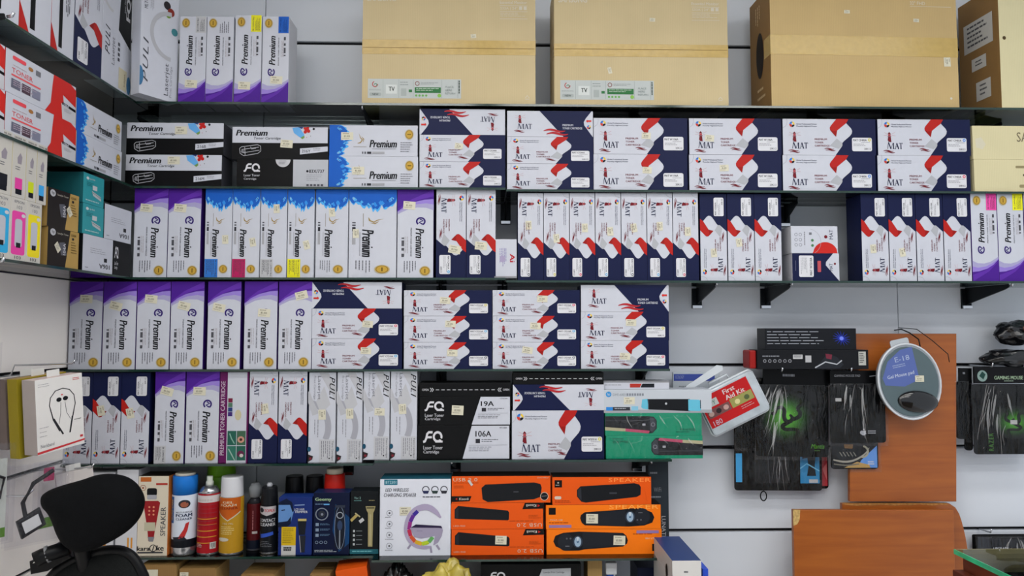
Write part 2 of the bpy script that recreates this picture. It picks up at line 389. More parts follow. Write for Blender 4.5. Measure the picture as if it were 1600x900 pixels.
def d_duo(code):                                 # white band over black, drum drawing ; 715 x 238
    c = Print(715, 238); c.rect(0, 118, 715, 238, BLACK); c.L = 2
    c.text('Premium', 30, 22, 262, 66, INK, shear=.25, bold=.05); c.text('Toner Cartridge', 162, 74, 362, 98, INK, shear=.2, bold=.015)
    c.poly([(448, 6), (500, 2), (538, 56), (530, 82), (520, 86), (460, 44)], '#5f9fd6'); c.poly([(510, 78), (538, 62), (540, 78), (524, 90)], '#6c8f4a')
    for x, y, r in ((556, 18, 18), (545, 36, 13), (570, 30, 13), (566, 6, 8), (540, 10, 9)): c.L += .1; c.disc(x, y, r, '#b3211f', n=9)
    c.disc(608, 14, 9, INK, n=9); c.disc(585, 66, 3, INK, n=6); c.disc(556, 76, 3, '#b3211f', n=6); c.poly([(490, 0), (530, 0), (520, 14)], '#24386e')
    for pts in ([(58, 160), (72, 148), (190, 132), (214, 142), (216, 178), (194, 196), (90, 214), (62, 196), (58, 160)], [(72, 168), (200, 150)], [(84, 192), (206, 172)], [(96, 150), (100, 206)], [(140, 148), (146, 164), (180, 158)]):
        c.line(pts, 4, '#c9cad0')
    c.disc(80, 182, 12, '#8d8e95', n=10)
    c.L = 3; c.poly([(508, 158), (715, 142), (715, 178), (508, 202)], WHITE); c.L = 4
    c.text(code, 522, 166, 586, 188, INK, bold=.02); c.lines(606, 156, 680, 180, 2, '#84858c', .4); return c
def fqlogo(c, x, y, w_, h, col):
    X = lambda a: x + a * w_
    Y = lambda b: y + b * h
    t = h * .2
    c.line([(X(0), Y(.9)), (X(.09), Y(.86)), (X(.16), Y(.6)), (X(.2), Y(.25)), (X(.28), Y(.1)), (X(.48), Y(.1))], t, col)
    c.line([(X(.16), Y(.52)), (X(.44), Y(.52))], t * .9, col); c.L += 1
    c.arc(X(.74), Y(.48), w_ * .2, t, col, 20, 400, 20, ry=h * .38); c.line([(X(.62), Y(.88)), (X(1), Y(.88))], t * .8, col); c.L -= 1
def d_fq(code, slant=True):                      # 710 x 224
    c = Print(710, 224); c.rect(2, 2, 708, 222, BLACK)
    q_ = 0 if len(code) < 4 else 62
    if slant: c.poly([(478 - q_, 4), (706, 4), (706, 220), (408 - q_, 220)], WHITE)
    c.L = 2; fqlogo(c, 42, 38, 150, 78, '#e8e9ee')
    c.text('Laser Toner', 44, 134, 192, 158, '#d9dae0', bold=.02); c.text('Cartridge', 44, 164, 164, 190, '#d9dae0', bold=.02)
    if slant:
        c.text(code, 480 if len(code) < 4 else 446, 38, 580 if len(code) < 4 else 566, 76, INK, bold=.03)
        x = 486 if len(code) < 4 else 446
        c.rect(x, 90, x + 34, 118, '#2b2c33'); c.lines(x + 46, 92, x + 180, 116, 2, '#55565e', .4); c.line([(456 - q_, 132), (690, 130)], 2, '#70717a')
        c.lines(456 - q_, 142, 640 - q_, 178, 3, '#55565e', .3); c.text('CF219A' if len(code) < 4 else 'W1106A', 630, 12, 688, 22, '#44454c', bold=.02)
    return c
def d_fq83():                                    # 665 x 200, white end label
    c = Print(665, 200); c.rect(2, 2, 663, 198, BLACK); fqlogo(c, 52, 30, 118, 62, '#e8e9ee'); c.text('Laser Toner', 54, 106, 170, 122, '#d9dae0', bold=.02); c.text('Cartridge', 54, 132, 144, 150, '#d9dae0', bold=.02)
    c.rect(410, 2, 665, 200, '#c9ccd4'); c.disc(336, 2, 54, '#d5d6dc', a0=0, a1=180, n=12); c.L = 2
    c.text('83X/737', 526, 72, 636, 96, INK, bold=.03); c.disc(514, 84, 9, INK, n=10); c.lines(508, 108, 640, 160, 4, '#8a8b93', .25)
    for i in range(5): c.rect(508 + i * 26, 176, 526 + i * 26, 190, '#4c4d55')
    c.lines(306, 10, 366, 40, 3, '#9a9ba3', .4); return c
def d_open():                                    # tear strip ; 710 x 100
    c = Print(710, 100); W_ = '#dadbe0'
    c.text('OPEN', 22, 44, 72, 60, W_, bold=.02); c.text('OPEN', 648, 44, 696, 60, W_, bold=.02)
    for x in (84, 98): c.line([(x, 38), (x + 12, 52), (x, 66)], 5, W_)
    for x in (622, 608): c.line([(x + 12, 38), (x, 52), (x + 12, 66)], 5, W_)
    for i in range(11): c.rect(128 + i * 43, 50, 154 + i * 43, 54, W_)
    return c
def d_puli(dot=INK):                             # 705 x 205
    c = Print(705, 205); G1, G2 = '#cacbd2', '#a9aab4'
    c.poly([(0, 60), (0, 130), (230, 0), (120, 0)], G1); c.arc(430, 205, 190, 46, '#b4b5bf', 182, 300, 18, ry=150)
    c.line([(150, 205), (230, 190), (330, 150)], [10, 40, 55], G1); c.poly([(110, 90), (250, 40), (330, 110), (230, 150)], '#cfd0d6')
    c.L = 2; c.text('PULI', 34, 8, 216, 50, INK, shear=.35, bold=.015, space=1.15); c.text('Laserjet', 28, 112, 214, 144, '#6f7079'); c.text('Print Cartridge', 28, 152, 212, 172, '#85868f')
    c.lines(370, 130, 540, 178, 2, '#8f9099', .2)
    c.rect(524, 8, 702, 122, '#d2d3d9'); c.L = 3; c.text('Tiziro Cartridges', 536, 14, 690, 30, '#44454d', bold=.02); c.lines(536, 40, 690, 116, 5, '#6d6e77', .3); c.disc(672, 44, 6, dot, n=8)
    c.disc(600, 196, 20, '#1d4a63', ry=14, n=12); c.poly([(640, 205), (655, 165), (680, 172), (700, 205)], '#2c2426'); c.L = 4; c.disc(672, 186, 10, '#7a2632', n=10); return c
def d_puli2():                                   # big corner carton, standing 62 x 150
    c = Print(250, 620); c.text('MLT-D101S', 20, 30, 42, 138, '#34353c', turn=3, bold=.01); c.lines(60, 60, 84, 150, 4, '#8f9099', .3, True)
    c.disc(168, 76, 24, '#2a262a', n=12); c.disc(195, 108, 24, '#7a2d26', n=12); c.disc(178, 128, 18, '#6f8f3a', n=12); c.disc(222, 214, 22, '#3d7780', n=12)
    c.arc(200, 250, 130, 24, '#c3c4cb', 90, 270, 16); c.L = 2; c.text('PULI', 18, 300, 52, 546, '#4a4b53', turn=3, shear=.3, space=1.2)
    c.text('Laserjet', 160, 408, 196, 590, '#55565e', turn=3); c.text('Print Cartridge', 196, 418, 216, 596, '#85868f', turn=3); c.disc(0, 520, 24, '#3f6f96', ry=56, a0=-90, a1=90, n=10); return c
def d_puli1():
    c = Print(210, 560); c.poly([(125, 0), (205, 0), (205, 300), (112, 232)], BLACK); c.arc(70, 90, 66, 16, '#cfd0d4', 90, 270, 14); c.L = 2
    c.text('FQ', 165, 20, 200, 140, '#e8e9ee', turn=3, bold=.06); c.text('Laser Toner', 150, 20, 160, 110, '#d9dae0', turn=3)
    c.text('PULI', 20, 250, 52, 400, INK, turn=3, shear=.3, space=1.2); c.text('Laserjet', 66, 290, 94, 440, '#8d8e96', turn=3)
    for i in range(4): c.rect(110, 300 + i * 28, 124, 318 + i * 28, '#44454c')
    c.rect(120, 430, 180, 545, '#d8d0b4'); c.L = 3; c.text('Inkjet', 158, 450, 170, 520, '#6b5a3a', turn=3); c.disc(195, 500, 16, '#3f6f96', ry=50, n=12); return c
def d_strip(red=True):                           # white and red carton with black code strip (left wall)
    c = Print(160, 420); c.poly([(0, 330), (0, 420), (50, 420)], RED); c.poly([(90, 0), (160, 0), (160, 170)], RED); c.L = 2
    c.rect(52, 120, 76, 400, BLACK); c.text('85A', 56, 130, 72, 190, WHITE, turn=3, bold=.03); c.lines(96, 150, 130, 330, 3, '#4a4b52', .4, True); c.disc(80, 30, 36, '#3f4046', n=12); return c
def d_toner():                                   # red and white landscape carton (left wall) 440 x 310
    c = Print(440, 310); c.poly([(285, 0), (400, 0), (440, 30), (440, 170), (350, 120), (370, 310), (235, 310), (270, 230), (280, 60)], '#bf2a24'); c.L = 2
    c.poly([(340, 190), (440, 210), (440, 310), (350, 310)], '#d9d9de'); c.poly([(346, 176), (440, 190), (440, 212), (346, 198)], BLACK)
    c.rr(38, 30, 114, 58, 8, '#d84a54'); c.disc(142, 62, 15, '#9a6a3a', n=12); c.rect(172, 44, 202, 84, '#6c6d74'); c.text('TONER', 36, 118, 156, 152, '#cf4a4c'); c.lines(40, 96, 150, 104, 1, '#c9a9ab')
    c.rect(34, 164, 204, 176, '#d8545a'); 
    for i, k in enumerate(('#5e5f70', '#4b3a44', '#8d8fa6')): c.rect(34 + i * 60, 196, 84 + i * 60, 262, k)
    c.L = 3; c.text('106A', 356, 182, 392, 204, WHITE, bold=.03); c.lines(44, 206, 190, 250, 3, '#b9a9b9', .4); c.lines(360, 222, 420, 250, 3, '#a4a5ad', .3); return c
def d_ink(col, tall=False):                      # ink bottle carton (left wall) 80 x 330
    c = Print(80, 330); c.rect(1, 1, 79, 329, '#dcd8d0')
    if tall:
        c.rr(6, 70, 74, 300, 12, col); c.L = 2; c.rr(22, 110, 58, 260, 14, '#cfd2dc'); c.rect(30, 236, 52, 262, INK); c.text('EPSON', 16, 14, 64, 28, '#5c5d66', bold=.02); c.text('103', 28, 40, 54, 58, '#5c5d66'); c.text('103', 24, 306, 56, 322, '#3a3b42', bold=.02)
        c.disc(62, 90, 10, '#e2e2e8', n=12)
    else:
        c.text('ORIGINAL INK', 8, 10, 72, 20, '#33343b', bold=.03); c.poly([(28, 120), (44, 90), (56, 110), (52, 150), (30, 150)], '#8d8690'); c.lines(18, 166, 62, 190, 2, '#55565e', .4)
        c.rect(18, 226, 60, 286, col); c.L = 2; c.rect(22, 284, 58, 312, INK)
    return c
def d_gold():                                    # 200 x 190 gold and black toner carton
    c = Print(200, 190); c.poly([(0, 0), (140, 0), (112, 190), (0, 190)], '#1d1812'); c.L = 2; c.disc(30, 24, 17, '#cfd0d6'); c.text('LaserJet Toner', 58, 20, 128, 32, '#d9d3c4')
    c.poly([(70, 70), (104, 64), (120, 128), (84, 132)], '#55565e'); c.text('104A', 96, 70, 112, 128, '#d9d9de', turn=3, bold=.02); c.disc(158, 40, 7, INK, n=10); c.text('104A', 146, 14, 180, 28, '#3f3010')
    c.lines(146, 56, 186, 120, 5, '#5f4a1c', .3); c.L = 3; c.text('hp', 22, 14, 38, 34, '#1d1812'); return c
def d_teal():
    c = Print(120, 160); c.disc(24, 26, 8, '#dfe6e8', n=10); c.text('tp-link', 36, 20, 66, 32, '#dfe6e8'); c.poly([(48, 86), (98, 104), (104, 128), (56, 110)], '#cdd2d4'); c.L = 2; c.lines(20, 46, 60, 70, 3, '#13505a', .3)
    c.rect(52, 56, 78, 80, '#d9dde0'); c.lines(14, 138, 100, 148, 1, '#bfe0e2'); c.poly([(50, 92), (98, 110), (98, 114), (50, 96)], '#8f989b'); return c
def d_106():
    c = Print(170, 200); c.rect(1, 1, 169, 199, WHITE); c.text('106A', 92, 150, 152, 176, INK, turn=2, bold=.03); c.rect(118, 116, 136, 138, INK); c.lines(40, 70, 140, 104, 3, '#84858d', .25); c.lines(14, 178, 40, 184, 1, '#55565e'); return c
def monitor_print(kind):
    c = Print(1360, 950); WP = '#e3dccb'
    if kind < 2:
        c.text('SAMSUNG', 36, -22, 258, 20, WP, bold=.03); c.text('Essential Monitor', 1078, 8, 1292, 32, WP, bold=.012); c.line([(1078, 46), (1296, 46)], 3, WP); c.text('S33A | 24"', 1082, 56, 1216, 82, WP, bold=.005)
        for x in (1230, 1266): c.rect(x, 52, x + 24, 78, WP)
        c.line([(1078, 92), (1296, 92)], 3, WP); c.lines(1082, 104, 1280, 138, 3, WP, .25); c.line([(1078, 150), (1296, 150)], 3, WP)
        c.line([(1278, 768), (1294, 748), (1310, 768)], 5, WP); c.line([(1278, 776), (1310, 776)], 5, WP)
    elif kind == 2:
        c.text('32" FHD', 1020, -20, 1130, 8, WP); c.line([(1020, 20), (1320, 20)], 3, WP); c.disc(1300, 740, 9, WP, n=10)
    c.v = [(x, y + 125, l) for x, y, l in c.v]         # the face goes on above what the photograph shows
    return c
def d_ecolabel():                                # 725 x 145
    c = Print(725, 145); c.rect(0, 0, 725, 145, '#ccd3d2'); c.L = 2; G = '#2e6b3c'
    for x in (118, 240, 352, 574, 700): c.line([(x, 4), (x, 141)], 2, '#7f8a88')
    c.arc(56, 40, 20, 7, '#a8514c', 0, 250, 14); c.arc(60, 46, 10, 6, '#55806a', 180, 420, 10); c.lines(10, 78, 108, 92, 2, '#9aa3a1', .3); c.rr(14, 104, 104, 130, 8, '#b7bfbd')
    c.rect(140, 44, 226, 112, '#e3e8e6'); c.lines(250, 22, 340, 60, 2, '#9aa3a1', .3); c.rect(318, 80, 344, 100, G); c.rect(258, 72, 300, 128, '#b7bfbd'); c.rect(364, 62, 568, 104, G); c.arc(384, 34, 15, 5, '#7d4b46', n=14); c.lines(412, 26, 560, 46, 2, '#9aa3a1', .3)
    for i in range(4): c.disc(376 + i * 26, 124, 9, '#6aa357', n=8)
    c.disc(556, 124, 15, '#7fae4d', n=10); c.L = 3; c.text('TV', 162, 60, 208, 92, '#24302b', bold=.03); c.lines(376, 70, 556, 96, 2, '#cfe0d2', .3); c.text('NEW', 36, 110, 84, 124, '#44504c', bold=.02)
    for i, t in enumerate(('PLACE', 'HERE', 'RETURN')): c.text(t, 602, 52 + 24 * i, 602 + (64, 52, 78)[i], 66 + 24 * i, '#7f8a88')
    c.lines(706, 10, 720, 136, 1, '#44504c', .6, True); return c
# ------------------------------------------------------------------ the room
YF = -.27                                        # plane of the carton fronts on the back shelves
XL = at(105, 500, YF).x                          # left wall
XS = at(206, 435, YF).x                          # plane of the carton fronts on the left shelves
XR, YB = 2.55, -4.7
zz = lambda x, y: at(x, y, YF).z
Z = dict(A=zz(700, 164), B=zz(450, 293), C=zz(450, 434), D=zz(600, 576.5), E=zz(350, 723.5), F=zz(400, 867.5))
ZRI = dict(A=Z['A'], B=zz(1150, 298.7), C=zz(1150, 439), D=Z['D'], E=zz(800, 717.5), F=zz(800, 864.5))
SPLIT = dict(A=9999, B=790.5, C=790.5, D=9999, E=584, F=584)
def Zs(k, px): return ZRI[k] if px > SPLIT[k] else Z[k]
WALLW, WALLL = mat('#d0d5dd', .45, var=.02, scale=3), mat('#f4efea', .45, var=.02, scale=3)
ALU, DARKG, STEEL, CHROME = mat('#a9abb0', .3, .8), mat('#0d0e11', .5), mat('#1b1f23', .35, .5), mat('#c4c7cc', .18, 1)
struct(link('floor', box_me(XL - .1, XR, YB, .1, -.05, 0, mat('#dad7d2', .3, var=.04, scale=4), 0)))
struct(link('ceiling', box_me(XL - .1, XR, YB, .1, CEIL, CEIL + .05, mat('#ecebe8', .8, var=.02), 0)))
GR = [at(1100, y, 0).z for y in (73, 199, 324, 447, 571, 699, 829)]
step = (GR[0] - GR[-1]) / 6
ZG = [GR[-1] + step * k for k in range(-2, 8)]
seams = [XL, at(415, 20, 0).x, at(1403, 480, 0).x, XR]
wb = struct(link('wall_back', box_me(XL - .1, XR, .016, .1, 0, CEIL, mat('#15161a', .6), 0)))
for i in range(len(ZG) + 1):
    z0 = 0 if i == 0 else ZG[i - 1] + .007; z1 = CEIL if i == len(ZG) else ZG[i] - .007
    for a, b in zip(seams, seams[1:]):
        link('panel', box_me(a + .0012, b - .0012, 0, .016, z0, z1, WALLW, .002), wb)
    if i < len(ZG): link('groove_trim', box_me(XL, XR, .0095, .0158, ZG[i] - .0105, ZG[i] - .0035, ALU, 0), wb)
wl = struct(link('wall_left', box_me(XL - .1, XL - .016, YB, .1, 0, CEIL, mat('#15161a', .6), 0)))
yseams = [YB, YB + 1.2, YB + 2.4, YB + 3.6, -.001]
for i in range(len(ZG) + 1):
    z0 = 0 if i == 0 else ZG[i - 1] + .007; z1 = CEIL if i == len(ZG) else ZG[i] - .007
    for a, b in zip(yseams, yseams[1:]): link('panel', box_me(XL - .016, XL, a + .0012, b - .0012, z0, z1, WALLL, .002), wl)
    if i < len(ZG): link('groove_trim', box_me(XL - .0158, XL - .0095, YB, 0, ZG[i] - .0105, ZG[i] - .0035, ALU, 0), wl)
ORD_ = ['first', 'second', 'third']
for k, (x, y) in enumerate(LAMPS):               # LED panels, all unseen; the row behind the camera is added as fill
    t = thing('ceiling_lamp', 'unseen ceiling lamp panel %s from the white wall, %s row from the shelves' % (ORD_[k % 3], ORD_[k // 3]), 'lamp', (x, y, CEIL), group='ceiling lamp panels')
    bm = bmesh.new()
    for q in ((-.6, .6, -.175, -.13), (-.6, .6, .13, .175), (-.6, -.555, -.13, .13), (.555, .6, -.13, .13)): add_box(bm, *q, -.035, 0)
    link('frame', mesh_bm(bm, [mat('#e2e2e2', .5)]), t)
    m = _m.get('lampglow')
    if not m:
        m = bpy.data.materials.new('lamp_diffuser'); m.use_nodes = True; b = m.node_tree.nodes['Principled BSDF']
        b.inputs['Emission Color'].default_value = (1, .985, .96, 1); b.inputs['Emission Strength'].default_value = 9; _m['lampglow'] = m
    link('diffuser', box_me(-.554, .554, -.129, .129, -.02, -.012, m, 0), t)

# glass shelves
GLASS = glass_mat('shelf_glass', (.80, .87, .85)); EDGE = mat('#163029', .12, var=.1, spec=.6)
def shelf(label, x0, x1, y0, y1, z, grp='glass shelves', edges='f'):
    o = thing('glass_shelf', label, 'shelf', ((x0 + x1) / 2, y1, z), group=None); w_ = (x1 - x0) / 2; d = y0 - y1
    link('glass_pane', box_me(-w_ + .0015, w_ - .0015, d + .0015, -.001, -.008, 0, GLASS, 0), o)
    if 'f' in edges: link('front_edge', box_me(-w_, w_, d, d + .0015, -.008, 0, EDGE, 0), o)
    if 'r' in edges: link('side_edge', box_me(w_ - .0015, w_, d + .0015, 0, -.008, 0, EDGE, 0), o)
    if 'l' in edges: link('side_edge', box_me(-w_, -w_ + .0015, d + .0015, 0, -.008, 0, EDGE, 0), o)
    return o
SD = YF - .018
xs = lambda px, py: at(px, py, SD).x
shelf('long glass shelf carrying the big brown monitor cartons', XL + .23, XR - .1, SD, -.004, Z['A'])
shelf('glass shelf holding drum cartons and blue splash cartons', XL + .23, xs(790, 295), SD, -.004, Z['B'])
shelf('glass shelf holding the two-high pairs of toner cartons below the monitor cartons', xs(791, 295), XR - .1, SD, -.004, ZRI['B'])
shelf('glass shelf with standing blue splash and purple cartons', XL + .23, xs(790, 436), SD, -.004, Z['C'])
shelf('long glass shelf with standing cartons above the bare wall panels', xs(791, 436), XR - .1, SD, -.004, ZRI['C'])
shelf('glass shelf carrying the row of seven purple cartons', XL + .004, xs(1047, 578), SD, -.004, Z['D'], edges='fr')
shelf('glass shelf directly above the row of spray cans', XL + .004, xs(583, 722), SD, -.004, Z['E'], edges='fr')
shelf('short glass shelf directly above the orange soundbar cartons', xs(585, 722), xs(1050, 722), SD, -.004, ZRI['E'], edges='flr')
shelf('glass shelf carrying the row of spray cans', XL + .004, xs(583, 866), SD, -.004, Z['F'], edges='fr')
shelf('protruding glass shelf under the orange soundbar cartons', xs(584, 866), xs(1050, 866), SD - .05, -.004, ZRI['F'], edges='flr')
SX = XS + .018
for k, lab in (('A', 'side glass shelf along the white wall with tall cartons at the top'), ('B', 'side glass shelf along the white wall with red toner cartons'), ('C', 'side glass shelf along the white wall with ink bottle cartons')):
    o = thing('glass_shelf', lab, 'shelf', (XL, 0, Z[k]))
    link('glass_pane', box_me(.001, .228, -2.2, -.004, -.008, 0, GLASS, 0), o)
    link('front_edge', box_me(.228, .2295, -2.2, SD - .002, -.008, 0, EDGE, 0), o)

# shelf brackets
def bracket(px, py, key, label, left=False, y=None):
    short = key in 'BDF' or (key, px) in (('E', 545), ('A', 990), ('A', 1268), ('A', 1385), ('A', 1530), ('A', 240), ('C', 690), ('C', 785)); q_ = .13 if short else .255
    x = at(px, py, 0).x if not left else XL; zt = (Zs(key, px) if not left else Z[key]) - .0085
    o = thing('shelf_bracket', label, 'bracket', (x, 0, zt) if not left else (XL, y, zt), (0, 0, R(90) if left else 0), 'steel shelf brackets')
    bm = bmesh.new(); pts = [(-.004, 0), (-q_, 0), (-q_ - .003, -.012), (-q_ + .02, -.02), (-.004, -.07)]
    a = [bm.verts.new((-.0025, p, q)) for p, q in pts]; b = [bm.verts.new((.0025, p, q)) for p, q in pts]; n = len(pts)
    bm.faces.new(a); bm.faces.new(b[::-1])
    for i in range(n): bm.faces.new((a[i], b[i], b[(i+1) % n], a[(i+1) % n]))
    link('arm', mesh_bm(bm, [STEEL]), o)
    link('wall_clip', box_me(-.02, .02, -.009, -.0006, -.085, -.004, STEEL, .001), o)
    link('clip_tab', box_me(-.019, .019, -.016, -.0095, -.085, -.072, CHROME, .001), o)
    if not short: link('glass_stop', tube_me([(0, -.262, -.008), (0, -.275, -.006), (0, -.279, .003)], .004, CHROME), o)
    return o
for px, py, k, lab in ((585, 190, 'A', 'steel bracket under the monitor shelf below the first brown carton'), (990, 190, 'A', 'steel bracket under the monitor shelf below the second brown carton'),
        (1268, 190, 'A', 'steel bracket under the monitor shelf below the third brown carton'), (1385, 190, 'A', 'paired steel bracket under the right half of the third brown carton'),
        (1530, 190, 'A', 'steel bracket under the monitor shelf above the small tan cartons'),
        (240, 200, 'A', 'steel bracket under the monitor shelf near the corner with the side wall'),
        (790, 320, 'B', 'steel bracket behind the small white ink box'), (1225, 320, 'B', 'steel bracket above the two small cartons lying in the gap'),
        (690, 455, 'C', 'steel bracket above the second lying carton stack'), (785, 455, 'C', 'steel bracket above the third lying carton stack'),
        (1088, 460, 'C', 'steel bracket on the bare wall under the navy topped cartons'), (1195, 460, 'C', 'steel bracket on the bare wall under the gap between cartons'), (1508, 460, 'C', 'steel bracket on the bare wall under the last purple cartons'),
        (690, 588, 'D', 'steel bracket above the black tear strip carton'), (1000, 588, 'D', 'steel bracket above the silver soundbar carton'),
        (545, 735, 'E', 'steel bracket above the red capped can'), (712, 735, 'E', 'steel bracket above the upper USB soundbar carton'), (995, 735, 'E', 'steel bracket at the end of the shelf over the orange cartons'),
        (545, 880, 'F', 'steel bracket below the dark trimmer carton'), (760, 880, 'F', 'steel bracket below the orange carton stack'), (985, 880, 'F', 'steel bracket below the second orange carton stack'), (300, 880, 'F', 'steel bracket below the foam cleaner can')):
    bracket(px, py, k, lab)
for k, lab in (('A', 'steel bracket under the side shelf of tall cartons'), ('B', 'steel bracket under the side shelf of red toner cartons'), ('C', 'steel bracket under the side shelf of ink cartons')):
    bracket(0, 0, k, lab, True, -1.05)

# ------------------------------------------------------------------ cartons
_cm = {}
def carton_me(w_, h, d, front, side, top, back=None):
    k = (round(w_, 4), round(h, 4), round(d, 4), front.name, side.name, top.name)
    if k in _cm: return _cm[k]
    g = .0006; bm = bmesh.new(); a = w_ / 2 - g
    add_box(bm, -a, a, 0, d, 0, h - .0003)
    bmesh.ops.bevel(bm, geom=list(bm.edges), offset=.0011, segments=2, affect='EDGES', profile=.6)
    for f in bm.faces:
        n = f.normal; f.normal_update(); n = f.normal
        f.material_index = 0 if n.y < -.9 else 2 if abs(n.z) > .9 else 1
    # tuck flap: a thin tongue on each end, with the slit it closes into
    for sx in (-1, 1):
        x0, x1 = sorted((sx * a, sx * (a + .0004)))
        add_box(bm, x0, x1, d * .06, d * .94, .004, h * .86, 1)
    m = mesh_bm(bm, [front, side, top]); _cm[k] = m; return m
_pm = {}
def printed(key, fn, w_, h, rot=0, base=0, rough=.4):
    k = (key, round(w_, 4), round(h, 4), rot)
    if k not in _pm: _pm[k] = fn().build(w_, h, rot, base, rough=rough)
    return _pm[k]
def sticker_fn(n):
    def f():
        c = Print(60, 38); c.rng = random.Random(n); c.rect(0, 0, 60, 38, CREAM); c.L = 2; c.lines(8, 5, 40, 12, 1, '#8d8a7c'); c.text('85.000', 14, 15, 44, 24, '#3a3934'); c.lines(6, 28, 54, 34, 1, '#9b988a'); return c
    return f
def sticker(par, w_, h, fx, fz, ang, n=0, sw=.044, sh=.029):
    o = link('price_sticker', printed(('st', n % 4), sticker_fn(n % 4), sw, sh, 0, 8), par)
    a = R(ang); o.rotation_euler = (0, a, 0)
    o.location = ((fx - .5) * w_ - math.sin(a) * sh / 2, 0, (1 - fz) * h - math.cos(a) * sh / 2); return o
MAT_ = lambda h, r=.42: mat(h, r)
def carton(name, label, rect, design=None, rot=0, key='', zb=None, shelf_=None, depth=.11, cols=(WHITE, WHITE, WHITE), lab=None, labkey=None, stk=(), group=None, cat='carton', yf=None, turn=0, left=False, size=None, rough=.42, mats=None):
    """rect = x0,y0,x1,y1 of the front in the photograph; returns (object, top z)"""
    x0, y0, x1, y1 = rect; yf = YF if yf is None else yf
    if left: P_ = lambda a, b: atx(a, b, XS)
    else: P_ = lambda a, b: at(a, b, yf)
    a, b = P_(x0, y1 if not left else left[0]), P_(x1, y1 if not left else left[1])
    zb = Zs(shelf_, (x0 + x1) / 2) if zb is None else zb
    if size: w_, h = size
    else:
        w_ = (b.x - a.x) if not left else (b.y - a.y)
        h = at((x0 + x1) / 2, y0, yf).z - at((x0 + x1) / 2, y1, yf).z if not left else atx(x1, y1, XS).z - atx(x1, left[1], XS).z
    mats = mats or [mat(c_, rough) if isinstance(c_, str) else c_ for c_ in cols]
    o = link(name, carton_me(w_, h, depth, *mats))
    mid = (a + b) / 2
    o.location = (mid.x if not left else XS, yf if not left else mid.y, zb); o.rotation_euler = (0, 0, R(turn) + (R(90) if left else 0))
    tag(o, label, cat, group)
    if design: link('printed_face', printed(key or design.__name__, design, w_, h, rot, 0, rough), o)
    if lab: link('label_sticker', printed(labkey or lab.__name__, lab, w_, h, rot, 4, rough), o)
    for i, s_ in enumerate(stk): sticker(o, w_, h, s_[0], s_[1], s_[2] if len(s_) > 2 else 0, i + len(label), *(s_[3:] if len(s_) > 3 else ()))
    return o, zb + h
def matbox(label, rect, rot, shelf_=None, zb=None, code='MAT CF244A', ring=None, stk=(), group=None, side=False, depth=.115, turn=0):
    big = side == 'big'
    if side is True: return carton('toner_carton', label, rect, d_matside, rot, 'matside', zb, shelf_, depth, (WHITE, NAVY, NAVY), stk=stk, group=group, turn=turn)
    fn = (lambda: d_mat(True)) if big else d_mat
    return carton('toner_carton', label, rect, fn, rot, 'matbig' if big else 'mat', zb, shelf_, depth, (WHITE, NAVY, NAVY if rot in (0, 2) else NAVY),
                  lambda: d_matlabel(code, ring, big), ('ml', code, ring, big), stk, group, turn=turn)
ORD = ['first', 'second', 'third', 'fourth', 'fifth', 'sixth', 'seventh']

